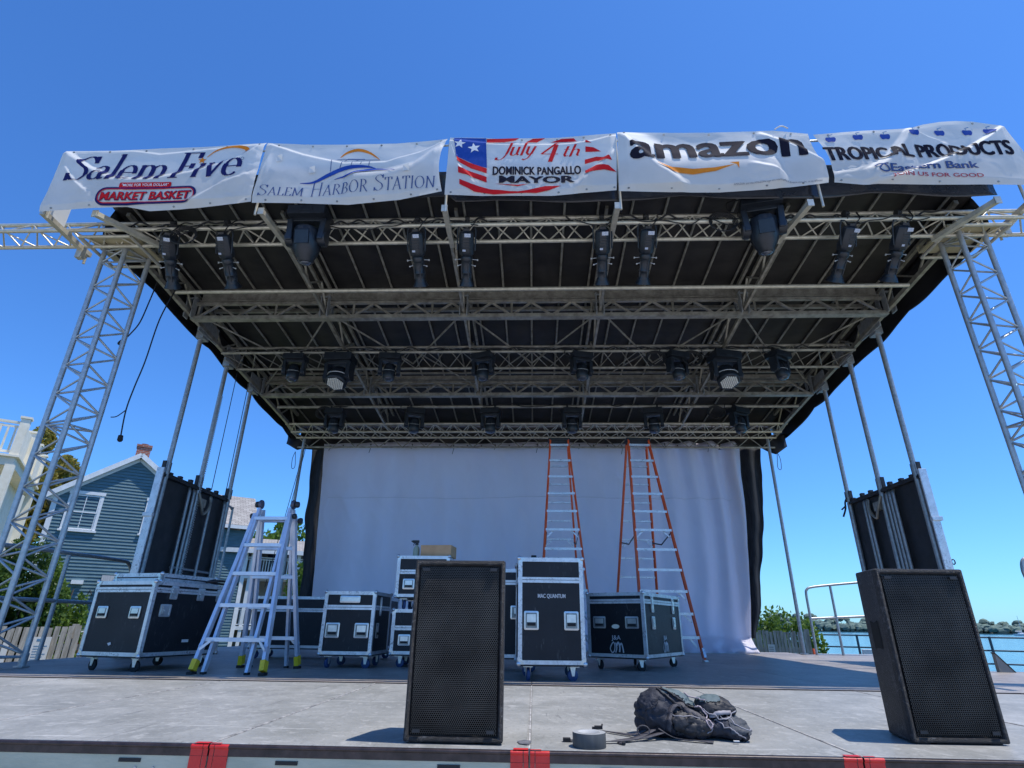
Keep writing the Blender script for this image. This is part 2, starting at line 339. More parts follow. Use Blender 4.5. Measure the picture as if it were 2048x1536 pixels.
def serif(word, thick=.13, thin=.035, slant=0, gap=.02, caps=None, small=.78):
    V = []; F = []; x = 0
    for ci, ch in enumerate(word):
        if ch == ' ': x += .34; continue
        sc = 1 if (caps is None or ci in caps) else small
        wd, st = GL[ch]
        for L in st:
            P = [Vector((p[0]*sc, p[1]*sc, 0)) for p in L]
            if len(P) < 12:   # densify
                P = [P[i].lerp(P[i+1], t/4) for i in range(len(P)-1) for t in range(4)]+[P[-1]]
            for i in range(len(P)-1):
                a, b = P[i], P[i+1]; d = b-a
                if d.length < 1e-6: continue
                d.normalize()
                hw = (thin+(thick-thin)*abs(math.sin(math.atan2(d.y, d.x)))**1.3)/2*(1 if d.y*d.x <= .02 or abs(d.x) < .15 else .62)
                nn = Vector((-d.y, d.x, 0))*hw; e = d*hw*.25; k = len(V)
                V += [a-e+nn, a-e-nn, b+e-nn, b+e+nn]; F.append((k,k+1,k+2,k+3))
        x0 = x
        x += (wd+gap)*sc
        n_new = len(V)
        for k in range(serif.last, n_new): V[k].x += x0
        serif.last = n_new
    serif.last = 0
    for v in V: v.x += v.y*slant
    mx = max(v.x for v in V); mn = min(v.x for v in V)
    return [Vector(((v.x-mn)/(mx-mn), v.y, v.z)) for v in V], F
serif.last = 0
# ============================================================ SETTING
def sheet(name, pts, z, m):
    b = MB(); b._add([(x, y, z) for x, y in pts], [tuple(range(len(pts)))]); return struct(b.build(name, m))
sheet('ground', [(-700,-300),(60,-300),(22,9),(14,15),(8,18.3),(2,21.8),(-2,40),(-30,220),(-300,900),(-700,900)], -1.2, GRASS)
sheet('bounce_paving', [(-40,-60),(40,-60),(16,8),(10,2.1),(-10,2.1),(-12,6)], -1.194, mat('pale_bounce_paving', (.42,.40,.36), .85, 0, (.55,.53,.48), 1.2, bump=.2))  # unseen pale sheet, added to bounce light up onto banners and roof underside
b = MB(); 
for a, c_ in (((60,-300),(22,9)),((22,9),(14,15)),((14,15),(8,18.3)),((8,18.3),(2,21.8)),((2,21.8),(-2,40)),((-2,40),(-30,220)),((-30,220),(-300,900))):
    b._add([(*a,-1.204),(*c_,-1.204),(*c_,-4),(*a,-4)], [(0,1,2,3)])
struct(b.build('seawall', mat('seawall_stone', (.22,.20,.17), .85, 0, (.34,.32,.28), 1.5, bump=.4, bscale=5)))
WATER = mat('harbour_water', (.012,.11,.17), .12, 0, (.02,.15,.22), .05, (1,.35,1), bump=.9, bscale=.9, spec=.5)
for nd in WATER.node_tree.nodes:
    if nd.type == 'BUMP': nd.inputs['Distance'].default_value = .12
sheet('water', [(-3000,-600),(4500,-600),(4500,4500),(-3000,4500)], -2.9, WATER)
b = MB()    # far shore land strip
pts = [(-900,950),(60,900),(300,860),(470,740),(640,640),(900,560),(1500,420),(1700,800),(900,1300),(-900,1500)]
b._add([(x,y,-2.0) for x,y in pts]+[(x,y,-3.1) for x,y in pts], [tuple(range(len(pts)))]+[(i,(i+1)%len(pts),len(pts)+(i+1)%len(pts),len(pts)+i) for i in range(len(pts))])
struct(b.build('far_shore', mat('far_shore_land', (.12,.13,.08), .9, 0, (.22,.20,.15), .05)))
SHORE = pts[1:7]
def shore(t, back=0):
    L = [Vector((p[0],p[1],0)) for p in SHORE]; seg = [(L[i+1]-L[i]).length for i in range(len(L)-1)]; d = t*sum(seg)
    for i, s_ in enumerate(seg):
        if d <= s_ or i == len(seg)-1:
            u = (L[i+1]-L[i])/s_; return L[i]+u*d+Vector((-u.y, u.x, 0))*(back), u
        d -= s_
rw = random.Random(3); b = MB()
for i in range(3000):
    t = rw.random()**1.0; bk = rw.choice((5, 10, 18, 30, 45, 70))+rw.random()*8; p, u = shore(t, bk); r = rw.uniform(1.8, 4.6)
    h = (5+bk*.20)*(.85+.3*math.sin(t*14)+.15*math.sin(t*37+1)); n0 = len(b.v)
    b.ball((p.x, p.y, -2+h*rw.uniform(.35,.85)+r*.2), r, 4, (rw.uniform(1,1.5), rw.uniform(1,1.4), rw.uniform(.7,1.1)))
    for k in range(n0, len(b.v)):
        q = b.v[k]; e = noise.noise(q*.5)*1.8+noise.noise(q*1.4)*2.0; b.v[k] = q+Vector((e, e*.6, e*.7))
    b.tube((p.x,p.y,-2), (p.x,p.y,-2+h*.6), .5, 5)
b.s = [False]*len(b.s)
tag(b.build('far_wood', FOREST_HAZED), 'dark wooded hills along the far side of the harbour', 'woodland', kind='stuff')
HW = [mat('far_house_pale', (.52,.52,.50), .7, 0, (.62,.61,.58), .3), mat('far_house_grey', (.30,.31,.33), .7, 0, (.38,.38,.4), .3)]; HR = mat('far_roof', (.12,.11,.11), .8, 0, (.18,.17,.17), .5)
WN = mat('far_window', (.03,.04,.05), .2)
def far_house(t, back, z, wd, h, k, label):
    p, u = shore(t, back); o = thing('far_house', label, 'house', (p.x, p.y, -2), math.atan2(u.y, u.x), 'houses on the far shore')
    b = MB(); b.box((0,0,z+h/2), (wd, wd*.7, h)); b.box((0,0,z/2), (wd*.98, wd*.66, z)); b.build('wall', HW[k], o, keep=True)
    b = MB(); b._add([(-wd*.54,-wd*.4,z+h),(wd*.54,-wd*.4,z+h),(wd*.54,wd*.4,z+h),(-wd*.54,wd*.4,z+h),(-wd*.54,0,z+h+wd*.28),(wd*.54,0,z+h+wd*.28)], [(0,1,5,4),(2,3,4,5),(0,4,3),(1,2,5),(3,2,1,0)]); b.build('roof', HR, o, keep=True)
    for x in (-.3, 0, .3):
        b = MB(); b.box((x*wd,-wd*.352,z+h*.55), (wd*.12,.08,h*.36)); b.build('window', WN, o, keep=True)
for a in ((.30,2,1,10,6,0,'pale grey house low on the far shore behind the boats'),(.60,8,3,13,7,1,'grey far-shore house half hidden in trees, right of the right loudspeaker'),(.655,16,6,16,6,0,'wide pale far-shore house among the trees near the right frame edge'),(.63,3,1,9,5,0,'small pale far-shore cottage right at the waterline'),(.69,10,4,14,8,1,'tall grey far-shore house at the right frame edge'),(.38,6,2,12,6,0,'pale far-shore house right behind the right guardrail'),(.42,4,1,9,5,1,'small grey far-shore cottage beside the right loudspeaker')): far_house(*a)
BOATW = mat('boat_white_hull', (.70,.70,.70), .35); BOATB = mat('boat_blue_hull', (.05,.09,.2), .35)
def boat(x, y, L, label, sail=True, m_=BOATW):
    o = thing('boat', label, 'boat', (x, y, -2.9), random.uniform(-.6,.6), 'boats moored in the harbour')
    b = MB(); q = []
    for z, k in ((-.2,.55),(.9,1)):
        for s_, wd in ((-.5,.7),(-.2,1),(.15,.95),(.5,.02),(.15,-.95),(-.2,-1),(-.5,-.7)): q.append((s_*L*(.9+.1*k), wd*L*.15*k, z*L*.13))
    b._add(q, [(6,5,4,3,2,1,0), tuple(range(7,14))]+[(i,(i+1)%7,7+(i+1)%7,7+i) for i in range(7)]); b.build('hull', m_, o, keep=True)
    b = MB(); b.box((-.05*L,0,L*.15), (L*.34,L*.18,L*.10), taper=(.8,.85)); b.build('cabin', BOATW, o, keep=True)
    if sail: b = MB(); b.tube((.05*L,0,L*.1), (.05*L,0,L*1.25), .012*L, 6); b.tube((.05*L,0,L*.28), (-.4*L,0,L*.28), .02*L, 6); b.build('mast', BOATW, o, keep=True)
for i, (x, y, L, s_, m_) in enumerate(((172,300,9,0,BOATW),(187,285,10,0,BOATW),(345,560,10,1,BOATW),(370,540,9,0,BOATB),(398,520,12,1,BOATW),(420,505,9,0,BOATW),(450,500,11,1,BOATW),(205,248,9,0,BOATB),(262,470,9,0,BOATW),(282,478,11,1,BOATW),(305,500,10,0,BOATW),(480,470,10,1,BOATW))):
    boat(x, y, L, 'white moored boat of the many dots on the harbour water' if m_ is BOATW and i > 1 else ('dark hulled moored boat on the harbour water' if m_ is BOATB else ('small white motor boat nearer than the moored fleet' if i == 0 else 'second nearer white motor boat right of the small one')), s_, m_)

# ---------------- leaf cloud trees
def leaves(b, c_, rad, n, sz, rnd, hollow=.55, sub=9):
    c_ = Vector(c_); clumps = []
    for i in range(sub):
        d = Vector((rnd.gauss(0,1), rnd.gauss(0,1), rnd.gauss(0,.9))); d.normalize(); k = rnd.uniform(.35, .95)
        clumps.append((Vector((d.x*rad[0], d.y*rad[1], d.z*rad[2]))*k, rnd.uniform(.28, .5)))
    for i in range(n):
        o, cr = clumps[i % sub]
        d = Vector((rnd.gauss(0,1), rnd.gauss(0,1), rnd.gauss(0,1))); d.normalize(); d *= rnd.uniform(hollow, 1)**.6*cr
        p = c_+o+Vector((d.x*rad[0], d.y*rad[1], d.z*rad[2]))
        a = Vector((rnd.gauss(0,1), rnd.gauss(0,1), rnd.gauss(0,.6))).normalized(); t = a.orthogonal().normalized(); t = Matrix.Rotation(rnd.random()*6.28,3,a) @ t; u = a.cross(t); s_ = sz*rnd.uniform(.6,1.3)
        b._add([p-t*s_, p+u*s_*.55, p+t*s_, p-u*s_*.55], [(0,1,2,3)])
def tree(name, label, loc, h, rad, n, sz, m_, seed, catg='tree', group=None, base=None, cz=None):
    rnd = random.Random(seed); o = thing(name, label, catg, loc, group=group); cz = h-rad[2] if cz is None else cz
    b = MB(); b.path([(0,0,0),(.05*h*.3,0,h*.3),(0,.03*h,cz)], lambda t: (base or .035*h)*(1-.75*t), 8)
    for i in range(6):
        a = rnd.random()*6.28; z = h*rnd.uniform(.3,.6); b.path([(0,0,z),(math.cos(a)*rad[0]*.4, math.sin(a)*rad[1]*.4, z+h*.1),(math.cos(a)*rad[0]*.75, math.sin(a)*rad[1]*.75, z+h*.25)], lambda t: .012*h*(1-.8*t), 6)
    b.build('trunk', BARK, o, keep=True)
    b = MB(); leaves(b, (0,0,cz), rad, n, sz, rnd, sub=16); b.build('crown', m_, o, keep=True)
    return o
tree('maple_tree', 'yellow green maple rising between the cream porch and the teal house', (-25.6,28.1,-1.2), 10.6, (2.1,2.1,2.9), 17000, .12, LEAF_Y, 1)
tree('maple_tree', 'sunlit green tree just left of the white backdrop, behind the step ladder', (-8.15,22.5,-1.2), 5.3, (.95,.95,2.5), 12000, .08, LEAF_G, 2)
tree('maple_tree', 'far green tree showing between the ladder rails above the white porch roof', (-25.6,56,-1.2), 11.5, (3.6,3,3.2), 3600, .28, LEAF_G, 3)
tree('maple_tree', 'second far green tree right of the one between the ladder rails', (-22.4,60,-1.2), 9.5, (2.6,3,3), 2400, .28, LEAF_D, 13)
def shrub(loc, h, r, n, sz, m_, label, seed, group=None):
    rnd = random.Random(seed); o = thing('shrub', label, 'shrub', loc, group=group)
    b = MB()
    for i in range(5): a = i*1.3; b.path([(0,0,0),(math.cos(a)*r*.3, math.sin(a)*r*.3, h*.5),(math.cos(a)*r*.5, math.sin(a)*r*.5, h*.8)], lambda t: .03*(1-.7*t), 6)
    b.build('stem', BARK, o, keep=True)
    b = MB(); leaves(b, (0,0,h*.52), (r,r,h*.5), n, sz, rnd, .3, 18); b.build('foliage', m_, o, keep=True); return o
shrub((-9.15,10.25,-1.2), 2.95, .72, 24000, .042, LEAF_D, 'dark cedar bush behind the wooden fence left of the teal house', 4)
shrub((-10.2,9.6,-1.2), 3.0, .9, 26000, .045, LEAF_D, 'dark cedar bush at the left frame edge behind the tower', 5)
shrub((-8.85,11.0,-1.2), 2.7, .45, 9000, .04, LEAF_G, 'brighter green bush top beside the teal clapboard wall', 6)
for i, (x, y, h) in enumerate(((5.3,16.2,1.85),(5.95,15.9,1.95),(6.6,15.75,2.05),(4.6,16.5,1.8))):
    shrub((x,y,-1.2), h, .55, 2600, .06, LEAF_G, ('leafy shrub above the right fence beside the backdrop edge','middle leafy shrub above the right wooden fence','tallest leafy shrub at the right end of the right fence','shrub behind the right fence mostly hidden by the backdrop')[i], 20+i, 'shrubs behind the right fence')
for i, (x, y, h, r) in enumerate(((-9.0,25,1.9,.7),(-7.7,20.4,1.6,.6))):
    shrub((x,y,-1.2), h, r, 2500, .09, (LEAF_D, LEAF_G)[i], ('low dark bush beneath the sunlit tree left of the backdrop','low bright bush in front of the sunlit tree by the backdrop')[i], 30+i)

# ---------------- fences
def board_fence(label, a, c_, top, bw, gap, signs=()):
    a, c_ = Vector((*a,0)), Vector((*c_,0)); L = (c_-a).length; u = (c_-a)/L; o = thing('wooden_fence', label, 'fence', (a.x,a.y,-1.2), math.atan2(u.y,u.x))
    rnd = random.Random(5); b = MB(); x = 0
    while x < L:
        h = top+1.2+rnd.uniform(-.025,.03); wv = bw*rnd.uniform(.9,1.05); b.box((x+wv/2, rnd.uniform(-.004,.004), h/2), (wv, .02, h), (0, rnd.uniform(-.012,.012), 0)); x += wv+gap*rnd.uniform(.6,1.4)
    b.build('board_panel', WOODG, o, keep=True)
    b = MB(); b.span((0,.014,.35),(L,.06,.44)); b.span((0,.014,1.15),(L,.06,1.24)); b.build('rail', WOODG, o, keep=True)
    k = int(L/2.2)+1
    for i in range(k+1): b = MB(); b.span((i*L/k-.05,.062,0),(i*L/k+.05,.16,top+1.25)); b.build('post', WOODG, o, keep=True)
    return o, u
PAPER = mat('paper_sheet', (.66,.66,.64), .7)
fo, fu = board_fence('weathered grey picket fence in front of the teal house', (-14.5,4.85), (-6.2,11.7), .31, .085, .022)
b = MB(); b.span((-.11,-.025,.06),(.13,-.022,.56)); pa = b.build('paper_notice', PAPER); pa.location = (-8.16, 10.04, -.40); pa.rotation_euler = (0,0,math.atan2(fu.y,fu.x))
tag(pa, 'white paper notice with printed lines pinned to the left picket fence', 'notice')
b = MB()
for i in range(9): b.span((-.08,-.029,.10+i*.04),(.04+.06*((i*7)%3)/2,-.026,.106+i*.04))
b.span((-.06,-.029,.50),(.04,-.026,.53)); b.build('printing', CYANP, pa, keep=True)
b = MB(); b.span((-.04,-.025,0),(.04,-.022,.50)); pb = b.build('paper_notice', PAPER); pb.location = (-8.5, 9.76, -.42); pb.rotation_euler = (0,0,math.atan2(fu.y,fu.x))
tag(pb, 'narrow blank white notice left of the printed one on the picket fence', 'notice')
fr_, fr_u = board_fence('grey stockade fence right of the backdrop under the shrubs', (2.9,15.0), (5.98,13.75), .37, .06, .012)
b = MB(); b.span((-.07,-.03,0),(.07,-.026,.22)); pc = b.build('small_sign', PAPER); pc.location = (5.28, 14.03, -.12); pc.rotation_euler = (0,0,math.atan2(fr_u.y,fr_u.x))
tag(pc, 'small white sign on the right stockade fence', 'sign')
b = MB()
for i in range(4): b.span((-.05,-.034,.04+i*.04),(.04,-.031,.052+i*.04))
b.build('printing', GRYP, pc, keep=True)
# seawall pipe railing
o = thing('seawall_railing', 'dark pipe railing along the harbour edge on the right', 'railing', (8,18.0,-1.2)); DK = mat('dark_rail_paint', (.05,.09,.12), .45, .2)
A_ = Vector((6.4,18.9,0)); B_ = Vector((14,14.6,0))
for z in (.28,-.02,-.32): b = MB(); b.tube((A_.x,A_.y,z),(B_.x,B_.y,z),.020); b.build('rail', DK, o)
for i in range(7): p = A_.lerp(B_, i/6); b = MB(); b.tube((p.x,p.y,-1.2),(p.x,p.y,.3),.03); b.build('post', DK, o)

# ---------------- teal house (wall plane faces the stage)
HA = R(55); HT = Vector((math.sin(HA), math.cos(HA), 0)); HN = Vector((HT.y, -HT.x, 0)); HP = Vector((-17.674,24.227,0))   # HN points to the camera side
hrot = math.atan2(HT.y, HT.x)
house = thing('teal_house', 'teal clapboard house with white trim and a brick chimney', 'house', (HP.x,HP.y,-1.2), hrot)
# local frame: x along wall, -y toward viewer, z from ground (world z + 1.2)
def clap(b, poly_top, x0, x1, z0, z1, y):   # lapped boards clipped under a roof line
    z = z0; n = int((z1-z0)/.135)
    for i in range(n):
        za, zb = z0+i*.135, z0+(i+1)*.135
        xa, xb = poly_top(zb); xa, xb = max(xa, x0), min(xb, x1)
        if xb-xa < .05: continue
        b._add([(xa,y-.036,za),(xb,y-.036,za),(xb,y,zb),(xa,y,zb),(xa,y+.02,za),(xb,y+.02,za),(xb,y+.02,zb),(xa,y+.02,zb)], [(0,1,2,3),(4,5,1,0),(0,3,7,4),(1,5,6,2),(3,2,6,7),(4,7,6,5)])
GLx, GRx, EAVE, PEAK = -2.60, 2.60, 6.42, 8.34
def roofline(z): 
    if z <= EAVE: return GLx, GRx
    k = (PEAK-z)/(PEAK-EAVE); return GLx*k, GRx*k
b = MB(); b.mi = 0; clap(b, roofline, GLx, GRx, 0, PEAK, 0)
b._add([(GLx,.03,0),(GLx,7,0),(GLx,7,EAVE),(GLx,.03,EAVE)], [(0,1,2,3)]); b._add([(GRx,.03,0),(GRx,7,0),(GRx,7,EAVE),(GRx,.03,EAVE)], [(3,2,1,0)]); b._add([(GLx,.03,0),(GRx,.03,0),(GRx,.03,EAVE),(0,.03,PEAK),(GLx,.03,EAVE)], [(0,1,2,3,4)])
b.build('wall', TEAL, house, keep=True)
b = MB()
for s_ in (-1, 1):
    e = Vector((s_*2.95,0,EAVE-.16)); p = Vector((0,0,PEAK+.10)); 
    q = [Vector((e.x,-.22,e.z)),Vector((p.x,-.22,p.z)),Vector((p.x,7.2,p.z)),Vector((e.x,7.2,e.z))]; b._add(q+[v+Vector((0,0,.12)) for v in q], [(0,1,2,3),(7,6,5,4),(0,3,7,4),(0,4,5,1),(3,2,6,7)])
roof = b.build('roof', SHING, house, keep=True, uv=lambda v: (v.y, v.x*1.15))
b = MB()
for s_ in (-1, 1):
    b.bar((s_*2.98,-.24,EAVE-.17),(0,-.24,PEAK+.12),.05,.20); b.bar((s_*2.8,-.02,EAVE-.20),(0,-.02,PEAK-.06),.05,.14)
    b._add([(s_*2.95,-.22,EAVE-.17),(0,-.22,PEAK+.09),(0,0,PEAK+.09),(s_*2.95,0,EAVE-.17)], [(0,1,2,3)])
b.span((GLx-.05,-.05,0),(GLx+.13,.02,EAVE-.1)); b.span((GRx-.13,-.05,0),(GRx+.05,.02,EAVE-.1)); b.build('corner_trim', TRIM, house, keep=True)
b = MB(); b.box((0,.7,8.5),(.54,.54,1.04)); b.box((0,.7,9.05),(.62,.62,.10))
ch = b.build('chimney', BRICK, roof, keep=True, uv=lambda v: (v.x+v.y, v.z))
b = MB(); b.lathe([(.10,9.10),(.10,9.17),(.15,9.175),(.15,9.19)], 14, o=(0,.7,0)); b.build('chimney_cap', GALV, roof, keep=True)
def window(par, x0, x1, z0, z1, blind=True):
    b = MB(); f = .10
    b.span((x0-f,-.06,z0-.02),(x0,-.005,z1+.02)); b.span((x1,-.06,z0-.02),(x1+f,-.005,z1+.02)); b.span((x0-f-.03,-.08,z1+.02),(x1+f+.03,-.005,z1+.15)); b.span((x0-f-.05,-.11,z0-.10),(x1+f+.05,-.005,z0-.02))
    wn = b.build('window', TRIM, par, keep=True)
    b = MB(); zm = (z0+z1)/2
    for za, zb, y in ((z0,zm+.025,-.035),(zm-.025,z1,-.05)):
        b.span((x0,y,za),(x0+.05,y+.03,zb)); b.span((x1-.05,y,za),(x1,y+.03,zb)); b.span((x0+.05,y,za),(x1-.05,y+.03,za+.05)); b.span((x0+.05,y,zb-.05),(x1-.05,y+.03,zb)); b.span(((x0+x1)/2-.015,y+.004,za+.05),((x0+x1)/2+.015,y+.026,zb-.05))
    b.build('sash', TRIM, wn, keep=True)
    b = MB(); b._add([(x0,-.012,z0),(x1,-.012,z0),(x1,-.012,z1),(x0,-.012,z1)], [(0,1,2,3)]); b.build('pane', GLASS, wn, keep=True)
window(house, -2.03, -1.02, 5.08, 6.50); window(house, .76, 1.75, 5.12, 6.50)
b = MB(); b.span((-1.2,-.22,2.95),(-.80,0,3.10)); b.build('dryer_vent', TRIM, house, keep=True)
b = MB()
for x in (-.22,.9): b.span((x,-.35,2.62),(x+1.1,-.02,3.32))
b.build('air_conditioner', mat('ac_white', (.6,.6,.6), .5, 0, (.3,.3,.3), 60, (1,1,.02)), house, keep=True)
b = MB(); b.path([(-.55,-.05,2.55),(-.5,-.1,2.75),(-.4,-.1,2.55)], .02); b.path([(.72,-.05,4.6),(.77,-.1,4.75),(.85,-.08,4.6)],.02); b.build('hook', RUB, house, keep=True)
# wing further back, roof slope facing the stage; local offset: wall plane 3.5 m behind
WY = 3.5
b = MB(); clap(b, lambda z: (GRx, 5.70), GRx, 5.70, 0, 6.1, WY); b._add([(5.70,WY+.03,0),(5.70,WY+5,0),(5.70,WY+5,6.1),(5.70,WY+2.5,8.0),(5.70,WY+.03,6.1)], [(4,3,2,1,0)]); b.build('wall', TEAL, house, keep=True)
b = MB(); q = [Vector((1.0,WY-.35,6.18)),Vector((5.95,WY-.35,6.18)),Vector((5.95,WY+2.5,8.14)),Vector((1.0,WY+2.5,8.14))]; b._add(q+[v+Vector((0,0,.12)) for v in q], [(3,2,1,0),(4,5,6,7),(0,1,5,4),(1,2,6,5)])
q = [Vector((1.0,WY+5.3,6.18)),Vector((5.95,WY+5.3,6.18)),Vector((5.95,WY+2.5,8.14)),Vector((1.0,WY+2.5,8.14))]; b._add(q+[v+Vector((0,0,.12)) for v in q], [(0,1,2,3),(7,6,5,4)])
b.build('roof', SHING, house, keep=True, uv=lambda v: (v.x, v.y*1.15))
b = MB(); b.span((1.0,WY-.39,6.10),(5.97,WY-.35,6.27)); b.span((5.56,WY-.05,0),(5.75,WY-.01,6.1)); b.span((4.05,WY-.05,4.5),(4.16,WY-.01,6.08)); b.build('corner_trim', TRIM, house, keep=True)
b = MB(); b.span((3.62,WY-.06,4.55),(4.05,WY-.02,6.0)); wn = b.build('window', TRIM, house, keep=True); b = MB(); b.span((3.2,WY-.07,4.7),(3.95,WY-.065,5.9)); b.build('pane', GLASS, wn, keep=True)
# ---------------- cream porch house, left edge
PC = Vector((-11.866,12.155,-1.2)); ph = thing('cream_porch_house', 'cream three-storey porch house at the left frame edge', 'house', PC, hrot)
# local: x along HT, y away (side direction), corner at 0,0; house lies to -x
b = MB(); b.span((-7,.0+2.2,0),(-2.2,5.5,8.2)); b.span((-2.4,2.0,0),(-.25,5.4,4.95)); b.build('wall', CREAM, ph, keep=True)
b = MB(); 
for z in (5.05, 2.35): b.span((-7,-.05,z-.22),(.05,4.0,z))
b.span((-7,-.12,5.02),(.12,4.05,5.07)); b.build('balcony_deck', CREAM, ph, keep=True)
def balus(x0, y0, x1, y1, z0, z1, n):
    b = MB(); a, c_ = Vector((x0,y0,0)), Vector((x1,y1,0))
    b.bar(a+Vector((0,0,z1-.04)), c_+Vector((0,0,z1-.04)), .07,.05); b.bar(a+Vector((0,0,z1-.14)), c_+Vector((0,0,z1-.14)), .04,.04); b.bar(a+Vector((0,0,z0)), c_+Vector((0,0,z0)), .05,.05)
    for i in range(1, n): p = a.lerp(c_, i/n); b.box((p.x,p.y,(z0+z1)/2-.06), (.038,.038,z1-z0-.1))
    return b
balus(-7,0,0,0,5.15,5.88,52).build('railing', CREAM, ph, keep=True)
b = MB(); b.span((-.03,.1,5.09),(.02,3.9,5.82)); b.build('side_panel', CREAM, ph, keep=True)
balus(-7,0,0,0,2.4,3.1,46).build('railing', CREAM, ph, keep=True); balus(0,0,0,3.9,2.4,3.1,26).build('railing', CREAM, ph, keep=True)
for x, y in ((0,0),(-2.3,0),(-4.6,0),(0,1.3),(0,2.6),(0,3.9)):
    b = MB(); s_ = .085
    if y in (0, 3.9): b.span((x-s_,y-s_,0),(x+s_,y+s_,4.85))
    b.span((x-s_,y-s_,5.07),(x+s_,y+s_,5.94)); b.box((x,y,5.96),(.22,.22,.05))
    if y == 0: b.bar((x,y,4.45),(x-.4,y,4.83),.07,.07); b.bar((x,y,4.45),(x,y+.4,4.83),.07,.07)
    b.build('post', CREAM, ph, keep=True)
b = MB(); b.span((-1.7,1.97,2.35),(-.9,2.0,4.4)); b.build('door', mat('cream_door', (.45,.40,.30), .6, 0, (.5,.45,.34), 5), ph, keep=True)
# ---------------- second white porch house far behind the ladder
p2 = thing('white_porch_house', 'white porch and balustrade of a further house seen between the ladder rails', 'house', (-15.6,30.2,-1.2), .42)
b = MB(); b.span((-1.5,2.0,0),(5.5,6,5.2)); b.build('wall', mat('tan_house_paint', (.22,.19,.16), .7, 0, (.30,.27,.22), 4), p2, keep=True)
b = MB(); b._add([(-1.8,-.4,5.0),(5.8,-.4,5.0),(5.8,2.6,5.9),(-1.8,2.6,5.9),(-1.8,-.4,5.14),(5.8,-.4,5.14),(5.8,2.6,6.04),(-1.8,2.6,6.04)], [(3,2,1,0),(4,5,6,7),(0,1,5,4),(1,2,6,5),(0,4,7,3)]); b.build('roof', SHING, p2, keep=True, uv=lambda v:(v.x,v.y))
b = MB(); b.span((-1.8,-.44,4.94),(5.8,-.40,5.16)); b.build('fascia', TRIM, p2, keep=True)
for z0 in (3.95, 1.5):
    balus(-1.5,0,5.5,0,z0,z0+.85,52).build('railing', TRIM, p2, keep=True)
    b = MB(); b.span((-1.6,-.1,z0-.25),(5.6,2,z0-.08)); b.build('porch_deck', TRIM, p2, keep=True)
for x in (-1.4,.9,3.2,5.4): b = MB(); b.span((x-.08,-.08,0),(x+.08,.08,5.0)); b.build('post', TRIM, p2, keep=True)
b = MB(); b.span((1.6,1.96,4.0),(2.5,1.99,5.3)); b.build('window', GLASS, p2, keep=True)
# white van/red machine roof beyond fence
o = thing('covered_machine', 'white and red covered machine peeking over the left picket fence', 'machine', (-10.3,13.4,-1.2), .6)
b = MB(); b.box((0,0,1.33),(1.9,.9,.12)); b.build('cover', TRIM, o, keep=True); b = MB(); b.box((0,0,1.1),(1.8,.86,.34)); b.build('body', mat('dark_red_paint',(.13,.012,.02),.4), o, keep=True)
b = MB(); b.box((0,0,.45),(1.6,.8,.9)); b.build('base', BLACK, o, keep=True)
# ============================================================ STAGE PLATFORM
Y1, YM, YB = 2.49, 4.945, 12.25
SEAMD = mat('seam_dust', (.52,.50,.47), .9, 0, (.18,.18,.18), 22)
st = thing('stage_platform', 'wide portable stage floor with brown main deck and grey front extension', 'stage', (0, 6, -1.2))
rd = random.Random(11)
for i in range(-4, 4):
    b = MB(); g = .004; b.span((i*1.22+g, Y1+.016, -.10), ((i+1)*1.22-g, YM-.006, rd.uniform(-.001,.001))); b.build('extension_panel', DECK1, st, bevel=.004)
    b = MB(); b.span((i*1.22+.003, Y1-.001, -.040), ((i+1)*1.22-.003, Y1+.012, -.001)); b.tube((i*1.22+.003,Y1-.0005,-.0085),((i+1)*1.22-.003,Y1-.0005,-.0085),.007,8)
    b.build('edge_lip', LIP, st)
    b = MB(); x0, x1 = i*1.22+.003, (i+1)*1.22-.003
    b.span((x0,Y1+.002,-.30),(x1,Y1+.012,-.041)); b.span((x0,Y1-.006,-.105),(x1,Y1+.0015,-.098)); b.build('fascia', FASC, st)
    for xs in (x0+.26, x1-.34): b = MB(); b.span((xs,Y1-.0015,-.064),(xs+.085,Y1+.0018,-.051)); b.build('slot', RUB, st)
    b = MB()
    for xs in (x0+.30, x0+.37, x1-.27, x1-.20): b.tube((xs,Y1-.002,-.082),(xs,Y1+.0018,-.082),.005,8)
    b.build('bolts', GALV, st)
for i in (-1, 0, 1):
    b = MB(); x = i*1.22
    for xa, xb, zt_ in ((-.070,-.024,-.0395),(-.021,-.0035,-.0395),(.0035,.020,-.0395),(.023,.076,-.0395)):
        b.span((x+xa,Y1-.0015-rd.uniform(0,.002),-.12+rd.uniform(0,.004)),(x+xb,Y1+.0015,zt_))
        b.span((x+xa,Y1-.0022,-.0385),(x+xb,Y1-.0015,-.014)); b.tube((x+xa,Y1-.0005,-.0085),(x+xb,Y1-.0005,-.0085),.0078,8)
    b.span((x-.060,Y1-.004,.0022),(x-.004,Y1+.025,.0030)); b.span((x+.004,Y1-.004,.0022),(x+.045,Y1+.008,.0030)); b.build('red_marker', REDT, st)
for i in range(-4, 5):   # seam strips and dusty joint lines
    b = MB(); b.span((i*1.22-.0038,Y1+.02,-.02),(i*1.22+.0038,YM-.01,.0022)); b.span((i*1.22-.009,Y1+.03,.0012),(i*1.22-.0075,YM-.6,.0024)); b.build('seam_strip', SEAMD, st)
BW = [(-4.88, 4.88, YM, YB), (-5.62, -4.884, 5.75, YB), (4.884, 6.7, 4.95, 7.50), (4.884, 6.3, 9.25, YB-.7)]
